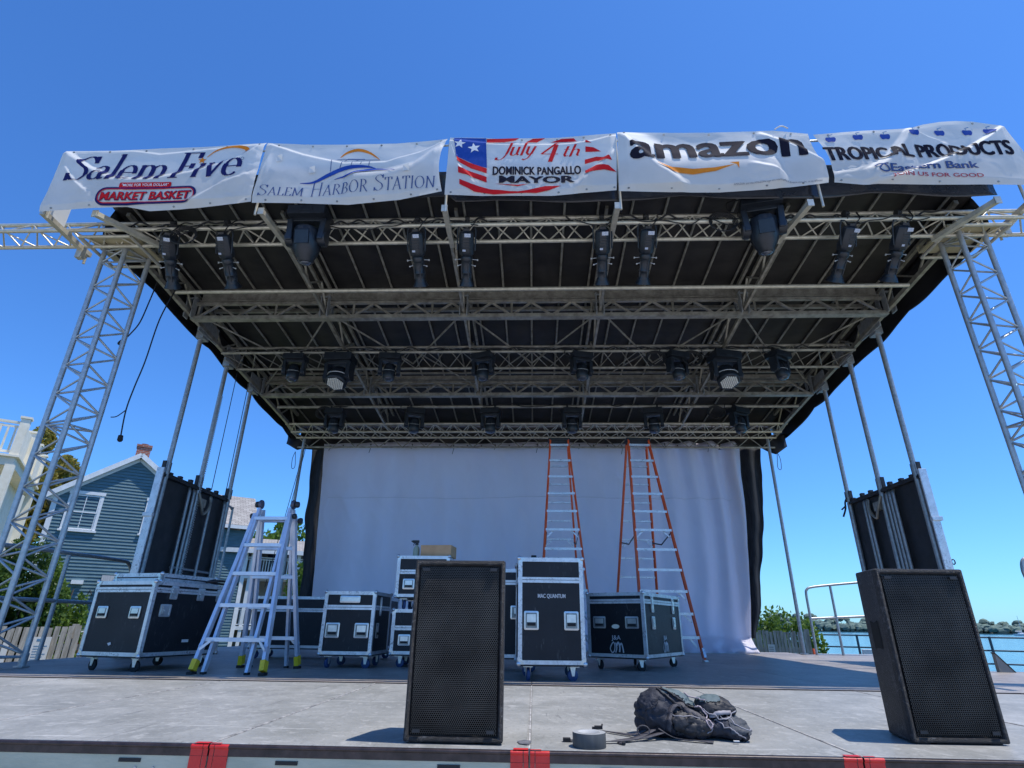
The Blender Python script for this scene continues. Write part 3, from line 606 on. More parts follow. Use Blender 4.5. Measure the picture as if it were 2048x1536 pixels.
for k, (xa, xb, ya, yb) in enumerate(BW):
    nx = max(1, round((xb-xa)/2.44)); ny = max(1, round((yb-ya)/3.65))
    for i in range(nx):
        for j in range(ny):
            b = MB(); b.span((xa+(xb-xa)*i/nx+.002, ya+(yb-ya)*j/ny+.002, -.12), (xa+(xb-xa)*(i+1)/nx-.002, ya+(yb-ya)*(j+1)/ny-.002, rd.uniform(.001,.003)+.002)); b.build('deck_panel', DECK2, st, bevel=.003)
b = MB(); b.span((-4.88,YM-.006,-.06),(4.88,YM-.001,.007)); b.build('deck_nosing', LIP, st)
b = MB(); b.span((-5.64,5.7,-.30),(-5.625,YB,.0)); b.span((-5.62,5.73,-.30),(-4.9,5.748,-.005)); b.span((6.70,4.95,-.3),(6.72,7.5,0)); b.span((4.884,7.502,-.3),(6.7,7.52,-.004)); b.span((4.884,YB-.698,-.3),(6.3,YB-.68,-.004)); b.span((6.302,9.25,-.3),(6.32,YB-.7,-.004)); b.span((4.884,9.23,-.3),(6.3,9.248,-.004)); b.build('side_beam', ALU_OLD, st)
for x in (-4.6,-2.4,0,2.4,4.6):
    for y in (2.8, 4.7, 8, 11.8): b = MB(); b.tube((x,y,-1.2),(x,y,-.12),.03); b.build('leg', GALV, st)
for x in (-5.5, 5.2, 6.4):
    for y in (6.0, 7.2, 9.6, 11.2): b = MB(); b.tube((x,y,-1.2),(x,y,-.12),.03); b.build('leg', GALV, st)

# ============================================================ ROOF
def Lz(y): return 4.62-.1*(y-5.5)
def Uz(y): return Lz(y)+.44
roof = thing('stage_roof', 'black vinyl stage roof carried on a lattice of aluminium trusses', 'stage roof', (0, 5.3, 4.6))
XE = 5.14; YF, YR = 4.93, 11.80
def tarp(u, v):
    x = -XE+2*XE*u; y = YF+(YR-YF)*v; z = Uz(y)+.015
    k = (x+20)/.4046 % 1; z += .016*math.sin(math.pi*k)+.012*noise.noise(Vector((x*1.1,y*1.9,3)))+.010*noise.noise(Vector((x*.6,y*5,7)))
    return (x, y, z)
b = MB(); b.grid(tarp, 150, 70); b.build('roof_tarp', TARP, roof, solid=.006)
def skirt(s_):
    def f(u, v):
        y = 5.42+(YR+.06-5.42)*u; top = Uz(y)+.03
        wob = .055*abs(math.sin(y*2.1+s_))**.7+.03*noise.noise(Vector((y*1.3,s_*3,0)))
        bot = Lz(y)+.00+(.07 if s_ < 0 else .02)-wob
        z = top+(bot-top)*v
        return (s_*(XE-.008+.06*math.sin(v*2.6)+.02*v*noise.noise(Vector((y*2,v*2,s_)))+(.05 if s_>0 else 0)*v), y, z)
    return f
for s_ in (-1, 1):
    b = MB(); b.grid(skirt(s_), 90, 8); b.build('side_skirt', TARPO, roof, solid=.005)
b = MB(); b.grid(lambda u, v: (-XE+2*XE*u, YR+.03+.02*math.sin(u*60)*v, Uz(YR)+.09-(.57+.03*math.sin(u*31))*v), 120, 5); b.build('rear_skirt', TARPO, roof, solid=.005)
for s_ in (-1, 1):   # loose corner flaps at the back
    def f(u, v, s_=s_):
        x = s_*(5.22-.62*u); z = Lz(11.7)+.14-v*(.34*(1-abs(u-.35)*1.0)*(1.0 if s_ < 0 else 1.25)*(1 if u < .8 else .45)); return (x, 11.62-.25*(1-u)+.03*math.sin(u*9+v*3), z)
    b = MB(); b.grid(f, 14, 8); b.build('corner_flap', TARPO, roof, solid=.005)
    b = MB(); b.path(cat([(s_*5.05,11.5,3.78),(s_*5.09,11.5,3.62),(s_*5.07,11.5,3.42),(s_*5.01,11.5,3.45),(s_*5.03,11.5,3.65),(s_*5.05,11.5,3.78)],5), .006, 5); b.build('tie_cord', RUB, roof)
def hem(u, v):   # front hem of the tarp hanging under the banner line
    x = -5.0+10.0*u; sag = .05*abs(math.sin(x*1.55+.6))+.035*noise.noise(Vector((x*1.4,0,5)))
    y = YF-.01+.03*math.sin(v*3)+.05*v; z = Uz(YF)+.02-(.33+sag*1.0+(.03 if x > -.9 else -.05))*v
    return (x, y, z)
b = MB(); b.grid(hem, 120, 8); b.build('front_hem', mat('glossy_black_vinyl', (.015,.015,.018), .18, 0, (.03,.03,.034), 4, bump=.7, bscale=7), roof, solid=.004)
for k in range(-12, 13):   # slender rafters under the tarp
    x = k*.4046+.2023*0
    if abs(abs(x)-.97) < .12 or abs(abs(x)-3.03) < .15: continue
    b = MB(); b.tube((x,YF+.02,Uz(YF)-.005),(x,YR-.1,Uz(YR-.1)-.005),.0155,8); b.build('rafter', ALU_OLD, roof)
def tri_truss(name, x0, x1, pA, pB, pC, rc, rl, n, m_=ALU):
    # pA, pB lower chords, pC top chord given as (y,z)
    b = MB(); P = [Vector((0,*p)) for p in (pA,pB,pC)]
    for p in P: b.tube((x0,p.y,p.z),(x1,p.y,p.z),rc,12)
    for a, c_ in ((0,1),(1,2),(0,2)): b.lace((x0,P[a].y,P[a].z),(x1,P[a].y,P[a].z),(x0,P[c_].y,P[c_].z),(x1,P[c_].y,P[c_].z), n, rl)
    for x in (x0+.01, x1-.01):
        for a, c_ in ((0,1),(1,2),(0,2)): b.tube((x,P[a].y,P[a].z),(x,P[c_].y,P[c_].z),rl*1.3,6)
    return b.build(name, m_, roof)
tri_truss('front_truss', -7.9, 7.9, (5.237,4.646),(5.50,4.610),(5.36,4.83), .024, .0095, 76)
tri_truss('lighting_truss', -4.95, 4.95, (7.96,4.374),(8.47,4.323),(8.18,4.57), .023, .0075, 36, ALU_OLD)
tri_truss('rear_truss', -5.0, 5.0, (11.03,4.067),(11.32,4.036),(10.72,4.135), .024, .0095, 56)
b = MB()
for (y0, z0) in ((11.18,4.26),): b.tube((-4.95,y0,z0),(4.95,y0,z0),.02); b.lace((-4.95,11.03,4.067),(4.95,11.03,4.067),(-4.95,y0,z0),(4.95,y0,z0),56,.009); b.lace((-4.95,11.32,4.036),(4.95,11.32,4.036),(-4.95,11.34,3.83),(4.95,11.34,3.83),40,.009); b.tube((-4.95,11.34,3.83),(4.95,11.34,3.83),.02)
b.build('rear_ladder_truss', ALU_OLD, roof)
for y, z, m_, r in ((6.41,4.53,ALU,.027),(9.88,4.18,ALU_OLD,.028)): b = MB(); b.tube((-4.82,y,z),(4.87,y,z),r,12); b.build('lighting_pipe', m_, roof)
def girder(y, name):
    z = Lz(y); b = MB()
    b.box((0,y+.0,z+.0),(9.86,.10,.055)); b.box((0,y-.02,z+.235),(9.8,.05,.035))
    b.box((0,y+.0,z+.345),(9.7,.02,(.13 if y < 8 else .07))); b.box((0,y-.012,z+.43),(9.7,.03,.03)); b.box((0,y-.03,z+.272),(9.7,.06,.008)); b.box((0,y+.35,z+.33),(9.7,.05,.05))
    n = 34
    for i in range(n):
        xa = -4.86+9.72*i/n; xb = -4.86+9.72*(i+1)/n
        if i % 2: b.bar((xa,y,z+.23),(xb,y,z+.02),.028,.028)
        else: b.bar((xa,y,z+.02),(xb,y,z+.23),.028,.028)
        if i % 4 == 0: b.bar((xa,y,z+.02),(xa,y,z+.23),.024,.024)
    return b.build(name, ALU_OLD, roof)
girder(7.03, 'box_girder'); girder(9.42, 'box_girder')
b = MB()   # plan bracing between the girders
for i in range(5):
    x0, x1 = -4.9+i*1.96, -4.9+(i+1)*1.96; xm = (x0+x1)/2
    for x in (x0, x1): b.tube((x,7.06,Lz(7.06)+.1),(xm,8.40,Lz(8.4)+.05),.014,6); b.tube((x,9.4,Lz(9.4)+.15),(xm,8.2,Lz(8.2)+.2),.012,6)
b.build('plan_bracing', ALU_OLD, roof)
for x in (-4.95,-2.97,-.965,.965,2.97,4.95):   # lattice rafters running front to back
    edge = abs(x) > 4; b = MB(); w_ = .05 if edge else .035
    y0, y1 = 5.42, 11.1; 
    for dx in ((-.06,.06) if not edge else (0,)):
        b.bar((x+dx,y0,Uz(y0)-.04),(x+dx,y1,Uz(y1)-.04),w_,.05)
    b.bar((x,y0+.1,Lz(y0)+.06),(x,y1,Lz(y1)+.04),w_,.06 if edge else .045)
    n = 14
    for i in range(n):
        ya = y0+.1+(y1-y0-.1)*i/n; yb = y0+.1+(y1-y0-.1)*(i+1)/n
        if i % 2: b.bar((x,ya,Uz(ya)-.06),(x,yb,Lz(yb)+.06),.024,.024,(1,0,0))
        else: b.bar((x,ya,Lz(ya)+.06),(x,yb,Uz(yb)-.06),.024,.024,(1,0,0))
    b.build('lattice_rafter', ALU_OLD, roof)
    b = MB()   # hinge plates at the girders
    for yg in (7.03, 9.42):
        for dx in (-.05,.05): b.box((x+dx,yg-.06,Lz(yg)+.16),(.014,.10,.34)); b.box((x+dx,yg+.09,Lz(yg)+.22),(.014,.08,.22))
        b.tube((x-.07,yg-.09,Lz(yg)+.30),(x+.07,yg-.09,Lz(yg)+.30),.014,8)
    b.build('hinge_bracket', GALV, roof)
for s_ in (-1, 1):
    b = MB(); x = s_*5.02
    for y in (7.5,8.33,9.22): b.box((x,y,Lz(y)+.03),(.11,.16,.15)); b.box((x-s_*.07,y,Lz(y)+.12),(.02,.5,.26))
    b.build('mast_bracket', GALV, roof)
    b = MB(); b.box((s_*5.02,5.62,4.66),(.62,.50,.02)); b.box((s_*5.02,5.88,4.70),(.62,.02,.10)); b.build('tower_sleeve_plate', PLY, roof)
    b = MB(); b.tube((s_*4.72,5.3,4.60),(s_*5.34,5.3,4.60),.02); b.tube((s_*4.72,5.88,4.58),(s_*5.34,5.88,4.58),.02); b.tube((s_*4.72,5.3,4.6),(s_*4.72,5.88,4.58),.02); b.tube((s_*5.34,5.3,4.6),(s_*5.34,5.88,4.58),.02); b.build('tower_sleeve_frame', ALU, roof)
ARM = [(-4.93,),(-3.02,),(-.955,),(.95,),(3.08,),(5.0,)]
for i, x in enumerate((-4.40,-2.90,-.93,.92,2.86,4.62)):   # square arms that carry the banner frame
    xf = (-4.93,-3.02,-.955,.95,3.02,4.98)[i]
    b = MB(); b.bar((xf*.985,4.90,4.60),(x,5.52,4.565),.055,.055); b.box((xf*.985,4.895,4.60),(.065,.012,.085)); b.build('banner_arm', ALU, roof)
for s_ in (-1, 1): b = MB(); b.bar((s_*5.43,4.86,4.60 if s_<0 else 4.74),(s_*5.45,5.62,4.565 if s_<0 else 4.72),.06,.055); b.box((s_*5.45,5.5,4.50 if s_<0 else 4.66),(.07,.07,.12)); b.tube((s_*5.45,5.58,4.55 if s_<0 else 4.71),(s_*5.45,5.58,4.42 if s_<0 else 4.6),.015); b.build('banner_arm', ALU, roof)
b = MB()
for x, zt in ((-5.40,5.45),(-3.035,5.525),(-.93,5.55),(.97,5.57),(3.10,5.50),(5.19,5.57)): b.tube((x,4.90,4.55),(x,4.90,zt),.014,8)
b.build('banner_post', ALU, roof)
b = MB(); b.path([(-5.40,4.92,5.44),(-3.035,4.92,5.50),(-.93,4.92,5.53),(.97,4.92,5.55),(3.1,4.92,5.49),(5.19,4.92,5.55)], .012, 8); b.build('banner_top_rail', ALU, roof)
# ============================================================ TOWERS
def tower(s_, label):
    o = thing('lattice_tower', label, 'tower', (s_*5.0, 5.65, -1.2), group='corner towers')
    if s_ < 0: P = [(-4.84,5.82),(-4.95,5.55),(-5.25,5.60)]
    else: P = [(4.85,5.70),(4.90,5.47),(5.20,5.50)]
    zt = 4.78
    for x, y in P: b = MB(); b.tube((x,y,0),(x,y,zt),.028,14); b.tube((x,y,-1.18),(x,y,-.002),.028,12); b.build('chord', TOWR, o)
    for i, j in ((0,1),(1,2),(0,2)):
        b = MB(); b.lace((*P[i],.12),(*P[i],4.62),(*P[j],.12),(*P[j],4.62), 26, .0115)
        for z in (.10, 4.62, 2.35): b.tube((*P[i],z),(*P[j],z),.0115,6)
        b.build('lacing', TOWR, o)
    for x, y in P: b = MB(); b.box((x,y,.016),(.09,.09,.014)); b.tube((x,y,.01),(x,y,.13),.036,12); b.build('foot_plate', GALV, o)
tower(-1, 'left lattice tower of three grey tubes at the front of the stage'); tower(1, 'right lattice tower of three grey tubes at the front of the stage')
# masts and rear posts
MAST = ['front','middle','rear']
for s_ in (-1, 1):
    for k, (y, r) in enumerate(((7.5,.034),(8.33,.034),(9.22,.032))):
        b = MB(); x = s_*5.045; b.tube((x,y,.004),(x,y,Lz(y)+.02),r,14)
        if k == 1 and s_ < 0:
            for i in range(100): z = .3+i*.035; b.box((x+.042,y-.01,z),(.022,.02,.018))
        o = b.build('support_mast', GALV); 
        tag(o, ('%s grey mast tube of the three on the %s side' % (MAST[k], 'left' if s_ < 0 else 'right')) if not (k == 1 and s_ < 0) else 'toothed grey rack mast between the two plain left masts', 'mast', 'roof masts')
    b = MB(); b.tube((s_*4.835,11.35,.004),(s_*4.835,11.35,4.07),.031,14); b.tube((s_*4.835,11.35,.005),(s_*4.835,11.35,.025),.07,14); o = b.build('rear_post', GALV); tag(o, ('left' if s_ < 0 else 'right')+' rear roof post beside the black side drape', 'post', 'rear roof posts')
# folded wing panels beside the stage
for s_ in (-1, 1):
    o = thing('folded_side_panel', 'tall black folded side panel with bent grey tubes, '+('left' if s_ < 0 else 'right')+' of the stage', 'side panel', (s_*5.1, 8.3, 0), group='folded side panels')
    b = MB(); b.span((s_*5.075,7.40,.02),(s_*5.10,9.22,2.27)); b.build('panel', BLACK, o)
    b = MB(); b.span((s_*5.005,7.37,.02),(s_*5.105,7.395,2.36)); b.box((s_*5.065,7.375,1.72),(.13,.05,.05)); b.build('edge_post', ALU_EDGE, o, bevel=.004)
    b = MB(); b.span((s_*5.02,7.41,2.25),(s_*5.09,9.22,2.29)); b.tube((s_*5.05,7.45,2.3),(s_*5.05,9.2,2.3),.014); b.build('top_rail', BLACK, o)
    ys = (8.10,8.22,8.70,9.12) if s_ < 0 else (8.05,8.13,8.21,8.72,8.80)
    for y in ys:
        b = MB(); b.path(cat([(s_*5.03,y,.02),(s_*5.03,y,1.2),(s_*5.03,y,2.10),(s_*5.05,y+.02,2.21),(s_*5.09,y+.06,2.25)],5), .022, 10); b.build('bent_tube', GALV, o)
    b = MB(); b.tube((s_*5.05,8.1,1.12),(s_*5.05,9.2,1.12),.02); b.tube((s_*5.04,9.24,.02),(s_*5.04,9.24,2.28),.024)
    if s_ < 0: b.path(cat([(-5.05,9.28,2.2),(-5.05,9.40,2.17),(-5.05,9.44,2.0),(-5.05,9.44,.02)],5),.018,8)
    b.build('cross_tube', GALV, o)
    b = MB()
    for i in range(7): b.box((s_*(5.05+.01*(i%2)), 7.6+i*.25, 2.31+.01*(i%3)), (.05,.06,.05)); 
    for y in (7.47, 8.3, 9.2):
        for d in (-.06,.06): b.box((s_*5.045,y+d,2.38),(.05,.018,.16))
    b.build('latch_row', BLACK, o)
    b = MB(); b.path(cat([(s_*5.0,8.30,2.2),(s_*4.97,8.40,2.0),(s_*4.99,8.5,1.92),(s_*4.97,8.60,2.05),(s_*5.0,8.62,2.2)],6), .02, 6); b.box((s_*5.02,8.45,2.08),(.05,.15,.12)); b.build('motor_cable', ALU_OLD, o)
    b = MB(); b.box((s_*5.085,8.42,1.55),(.02,.07,.08)); b.build('red_tag', REDT, o)
    if s_ > 0:
        b = MB(); b.path(cat([(5.03,9.22,2.38),(5.0,9.26,2.3),(5.0,9.29,2.2),(4.96,9.33,2.08)],4), .014, 6); b.path([(5.0,9.27,2.24),(4.95,9.32,2.19)],.012,6); b.build('loose_strap', RUB, o)
        b = MB(); b.path([(5.125+.02*math.cos(a*.7), 7.38, 1.2+.03*math.sin(a*.7)) for a in range(10)], .007, 6); b.build('pin_ring', RUB, o)
# ============================================================ BACKDROP
def drape(u, v):
    z = .012+4.03*v; xl = -4.27-.27*v; xr = 4.05+.38*v; x = xl+(xr-xl)*u
    k = max(0, (x-1.7)/2.7); y = 11.72+.010*noise.noise(Vector((x*3,z*.5,0)))+(.018+.12*k)*math.sin(x*(9.5+2.2*k)+.5*noise.noise(Vector((x,z*.6,2)))*3)*(.35+.65*v if x > 1.7 else (1 if v > .0 else 1))
    y += .02*noise.noise(Vector((x*1.1,z*1.1,5)))+.010*noise.noise(Vector((x*6,z*4,5)))+.014*(1-abs(noise.noise(Vector((x*1.9+z*.5,z*1.2,8)))))**6
    zz = .20+.07*noise.noise(Vector((x*2.5,0,1)))+(.06 if x > 2.6 else 0)
    if z < zz: y -= (zz-z)*(1.5+.8*noise.noise(Vector((x*5,z*6,1))))
    z += .02*math.sin(x*2.0+1)*v
    return (x, y, z)
b = MB(); b.grid(drape, 280, 110); bd = b.build('white_backdrop', CLOTH, solid=.003); tag(bd, 'large white cloth backdrop hung across the back of the stage', 'backdrop')
def on_drape(x, z): u = (x+4.27+.27*(z/4.03))/(8.32+.65*(z/4.03)); return Vector(drape(u, (z-.012)/4.03))
SEAM = mat('seam_thread', (.72,.72,.76), .9)
b = MB(); b.path([on_drape(-4.3+8.4*i/160, 2.86-.02*math.sin(i*.05))-Vector((0,.006,0)) for i in range(161)], .006, 5); b.build('seam', SEAM, bd)
b = MB(); b.grid(lambda u, v: tuple(on_drape(-4.5+8.85*u, 3.93+.09*v)-Vector((0,.008,0))), 200, 2); b.build('top_hem', CLOTH, bd, solid=.004)
b = MB()
for i in range(30):
    p = on_drape(-4.4+8.7*i/29, 3.99); b.ball(p-Vector((0,.02,0)), .014, 4); 
    if i % 3 == 0: b.path([p-Vector((0,.02,0)), p+Vector((.01,-.03,-.06)), p+Vector((-.02,-.03,-.19 if i % 2 else -.1))], .005, 5)
b.build('grommet_ties', RUB, bd)
for s_ in (-1, 1):
    def f(u, v, s_=s_):
        z = .25+3.78*v; inner = (4.15+.25*v); outer = (4.92 if s_ > 0 else 4.90)-.0*v
        cut = (.62*(1-v)**1.5 if s_ > 0 else .24*(1-v)**1.2)+.06*noise.noise(Vector((z*1.8,s_,0))); outer -= cut
        x = s_*(inner-.2+(outer-inner+.2)*u); return (x, 12.02+.05*math.sin(u*14+z*.5)-.0*u+.03*noise.noise(Vector((x*3,z,1))), z)
    b = MB(); b.grid(f, 26, 50); o = b.build('black_side_drape', MESHBLK, solid=.006); tag(o, 'narrow black mesh drape at the '+('left' if s_ < 0 else 'right')+' edge of the white backdrop', 'drape', 'black side drapes')
# ============================================================ BANNERS
BY = 4.85
def lerp_pts(P, x):
    if x <= P[0][0]: return P[0][1]
    for i in range(len(P)-1):
        if x <= P[i+1][0]: 
            d = P[i+1][0]-P[i][0]; return P[i][1]+(P[i+1][1]-P[i][1])*((x-P[i][0])/d if d > 1e-6 else 0)
    return P[-1][1]
class Ban:
    def __init__(s, top, bot, folds, seed, lx=None, tilt=.02):
        s.top, s.bot, s.folds, s.seed, s.tilt = top, bot, folds, seed, tilt
    def y(s, x, z):
        zt, zb = lerp_pts(s.top, x), lerp_pts(s.bot, x); v = (z-zb)/max(zt-zb,.1); D = .10*0+s.tilt*(1-v)
        for P, w_, a, L in s.folds:
            c_ = lerp_pts(P, x); e = min(x-P[0][0], P[-1][0]-x); k = max(0, min(1, (e+.06)/.12)); t = max(0, min(1, (c_+w_/2-z)/w_)); t = t*t*(3-2*t)
            D += a*k*t*math.exp(-max(0, c_-z)/L)
        q = Vector((x*1.0, z*1.3, s.seed)); D += .022*noise.noise(q*1.6)+.004*noise.noise(q*5)
        cr = noise.noise(q*1.1+Vector((9,0,0))); 
        if cr > .1: D += min(cr-.1, .5)*.018*abs(noise.noise(q*8))
        e = min(1, max(0, (1-v)/.04)) if v > .5 else 1
        return BY-.02-D*(.25+.75*min(1, max(0,v)/.08, max(0,1-v)/.08+ .2))
    def sheet(s, xl, xr, nu=230, nv=110):
        b = MB()
        def f(u, v):
            zt0 = s.top[0][1]; 
            xa = s.bot[0][0]+(s.top[0][0]-s.bot[0][0])*v+xl(v); xb = s.bot[-1][0]+(s.top[-1][0]-s.bot[-1][0])*v+xr(v); x = xa+(xb-xa)*u
            tx = s.top[0][0]+(s.top[-1][0]-s.top[0][0])*u; bx = s.bot[0][0]+(s.bot[-1][0]-s.bot[0][0])*u
            z = lerp_pts(s.bot, bx)*(1-v)+lerp_pts(s.top, tx)*v
            return (x, s.y(x, z), z)
        b.grid(f, nu, nv); return b
    def put(s, name, V, F, m_, par, fn, step=.022, off=.0075):
        V2 = [Vector((*fn(v.x, v.y), v.z)) for v in V]; V3, F3 = subdiv(V2, F, step)
        me = MB(); me._add([(v.x, min(s.y(v.x, v.y-.012), s.y(v.x, v.y), s.y(v.x, v.y+.012), s.y(v.x-.012, v.y), s.y(v.x+.012, v.y))-off+.002-v.z, v.y) for v in V3], F3); return me.build(name, m_, par)
def line_fn(P0, P1, h, curve=0, slant=0, arcd=0):
    def f(u, v):
        x = P0[0]+(P1[0]-P0[0])*u+v*h*slant; z = P0[1]+(P1[1]-P0[1])*u+v*h+curve*4*u*(1-u); 
        if arcd: z = P0[1]+(P1[1]-P0[1])*u+v*h*(1+arcd*(abs(u-.5)*2)**1.5)
        return (x, z)
    return f
ident = lambda x, z: (x, z)
def poly_vf(P): return [Vector((x, z, 0)) for x, z in P], [tuple(range(len(P)))]
def stroke_vf(P, wf, closed=False):
    P = [Vector((*p, 0)) for p in P]; V = []; F = []; N = len(P)
    for i, p in enumerate(P):
        a = P[i-1] if (i or closed) else p; c_ = P[(i+1) % N] if (i < N-1 or closed) else p; d = (c_-a).normalized(); n_ = Vector((-d.y, d.x, 0)); w_ = wf(i/(N-1)) if callable(wf) else wf
        V += [p+n_*w_/2, p-n_*w_/2]
    for i in range(N if closed else N-1): j = (i+1) % N; F.append((2*i, 2*i+1, 2*j+1, 2*j))
    return V, F
def c2d(P, n=6, closed=False): return [(p.x, p.y) for p in cat([(x, z, 0) for x, z in P], n, closed)]
def grommets(bn, par, xs):
    b = MB()
    for x in xs:
        for P, dz in ((bn.top, -.03), (bn.bot, .03)):
            z = lerp_pts(P, x)+dz; b.tube((x, bn.y(x,z)-.006, z), (x, bn.y(x,z)-.001, z), .012, 8)
    b.build('grommets', ALU_OLD, par)
# --- 1
F1 = [([(-5.397,5.441),(-5.062,5.215),(-4.718,5.018),(-4.292,5.008),(-3.79,5.108),(-3.303,5.298),(-3.042,5.51)],.10,.050,.5),([(-5.305,5.187),(-5.107,4.96),(-4.941,4.826)],.06,.028,.15),([(-3.764,4.633),(-3.545,4.798),(-3.4,4.924),(-3.096,5.048)],.10,.045,.2),([(-5.40,5.46),(-4.6,5.44),(-4.27,5.38),(-3.7,5.45),(-3.1,5.5)],.05,.02,.1)]
B1 = Ban([(-5.41,5.453),(-4.845,5.45),(-4.273,5.478),(-3.7,5.492),(-3.045,5.526)],[(-5.43,4.575),(-4.874,4.612),(-4.446,4.621),(-4.172,4.557),(-3.666,4.579),(-3.066,4.67)],F1,1.0)
bn = B1.sheet(lambda v: 0, lambda v: 0).build('vinyl_banner', WHITE); tag(bn, 'leftmost white banner, navy serif bank name above a red supermarket oval', 'banner', 'sponsor banners')
b = MB(); b.grid(lambda u, v: (-5.42-.02*u, 4.83+.34*u, 4.60+.85*v-.02*math.sin(u*9)), 12, 14); b.build('side_return', WHITE, bn)
V, F = serif('Salem', .135, .03, .20, .03); B1.put('lettering', V, F, NAVY, bn, line_fn((-5.27,4.985),(-4.13,4.985),.37))
V, F = serif('Five', .135, .03, .20, .03); B1.put('lettering', V, F, NAVY, bn, line_fn((-4.06,4.985),(-3.24,5.01),.39))
V, F = stroke_vf(c2d([(-3.70,5.32),(-3.62,5.40),(-3.51,5.445),(-3.38,5.455),(-3.27,5.43),(-3.235,5.385),(-3.28,5.325)]), lambda t: .008+.055*t*(1-.75*max(0,t-.8)/.2)); B1.put('swoosh', V, F, ORNG, bn, ident)
def star(cx, cz, r, k=.42, rot=90): return [(cx+r*(1 if i % 2 == 0 else k)*math.cos(R(rot+36*i)), cz+r*(1 if i % 2 == 0 else k)*math.sin(R(rot+36*i))) for i in range(10)]
B1.put('star', *poly_vf(star(-3.75,5.275,.05)), ORNG, bn, ident)
def rrect(x0, x1, z0, z1, r, n=6): 
    P = []
    for cx, cz, a in ((x1-r,z0+r,-90),(x1-r,z1-r,0),(x0+r,z1-r,90),(x0+r,z0+r,180)): P += arc(cx, cz, r, r, a, a+90, n)
    return P
V, F = stroke_vf(rrect(-4.80,-3.69,4.64,4.85,.09), .024, True); B1.put('oval_outline', V, F, NAVY, bn, ident)
V, F = stroke_vf(rrect(-4.785,-3.705,4.655,4.835,.08), .010, True); B1.put('oval_inner_line', V, F, REDP, bn, ident, off=.009)
V, F = poly_vf(rrect(-4.58,-3.99,4.853,4.925,.02)); B1.put('red_strip', V, F, REDP, bn, ident)
V, F = text_verts('"MORE FOR YOUR DOLLAR"', .01); B1.put('lettering', V, F, WHP, bn, line_fn((-4.55,4.872),(-4.02,4.872),.036), off=.0105)
V, F = fat(*text_verts('MARKET BASKET', .012), .006, .03); B1.put('lettering', V, F, NAVY, bn, line_fn((-4.752,4.683),(-3.738,4.683),.118)); V, F = fat(*text_verts('MARKET BASKET', .008), .003, .01); B1.put('lettering', V, F, REDP, bn, line_fn((-4.748,4.690),(-3.745,4.690),.104), off=.0105)
V, F = stroke_vf(arc(-3.25,5.24,.018,.018,0,360,12), .004); B1.put('ring_mark', V, F, NAVY, bn, ident)
grommets(B1, bn, [-5.3,-4.87,-4.45,-3.9,-3.5,-3.12])
# --- 2
F2 = [([(-3.03,5.52),(-2.581,5.323),(-2.088,5.179),(-1.621,5.189),(-1.244,5.331),(-.959,5.52)],.065,.040,.6),([(-2.0,4.975),(-1.602,4.99),(-1.302,5.082),(-1.013,5.377)],.20,.09,.14),([(-3.06,4.75),(-3.03,5.1),(-2.98,5.3)],.2,.03,.2)]
B2 = Ban([(-3.04,5.531),(-2.608,5.495),(-2.031,5.476),(-1.524,5.482),(-.944,5.536)],[(-3.055,4.655),(-2.518,4.635),(-1.969,4.60),(-1.419,4.661),(-.969,4.774)],F2,2.0)
bn = B2.sheet(lambda v: 0, lambda v: -.06*math.sin(v*3.1)).build('vinyl_banner', WHITE); tag(bn, 'white banner second from left, slate serif station name under blue waves and an orange arch', 'banner', 'sponsor banners')
V, F = serif('SALEM', .075, .022, .03, .06, [0]); B2.put('lettering', V, F, TEXTB, bn, line_fn((-3.0,4.737),(-2.49,4.705),.145))
V, F = serif('HARBOR STATION', .07, .02, .03, .05, [0,7]); B2.put('lettering', V, F, TEXTB, bn, line_fn((-2.40,4.700),(-1.047,4.815),.185, curve=-.01))
V, F = stroke_vf(c2d([(-2.15,5.275),(-2.078,5.345),(-1.955,5.378),(-1.824,5.335),(-1.70,5.235)]), lambda t: .006+.034*math.sin(math.pi*t)); B2.put('arch', V, F, ORNG, bn, ident)
b_ = []
for P in ([(-2.226,5.043),(-2.232,5.223),(-2.183,5.246),(-1.695,5.227)],[(-2.123,5.09),(-2.106,5.20),(-2.058,5.249),(-1.869,5.245),(-1.896,5.135)],[(-1.80,5.113),(-1.795,5.213)],[(-2.0,5.11),(-1.99,5.2),(-1.93,5.24)]): V, F = stroke_vf(P, .007); B2.put('building_outline', V, F, TEXTB, bn, ident)
for P, k in (([(-2.543,4.888),(-2.391,4.90),(-2.22,5.004),(-2.045,5.089),(-1.845,5.104),(-1.718,5.075)],.05),([(-2.164,4.928),(-2.03,4.97),(-1.838,5.038),(-1.685,5.055),(-1.488,5.007)],.035)):
    V, F = stroke_vf(c2d(P), lambda t, k=k: .006+k*math.sin(math.pi*t)**1.2); B2.put('wave', V, F, BLUEP, bn, ident)
grommets(B2, bn, [-2.9,-2.5,-2.1,-1.7,-1.3,-1.02])
for x, z in ((-2.82,5.25),(-2.42,5.07),(-1.35,5.02)):
    b = MB(); y = B2.y(x,z); b._add([(x-.05,y-.012,z+.04),(x+.02,y-.03,z+.045),(x+.025,y-.012,z-.035),(x-.04,y-.02,z-.05)], [(0,1,2,3)]); b.build('loose_flap', WHITE, bn)
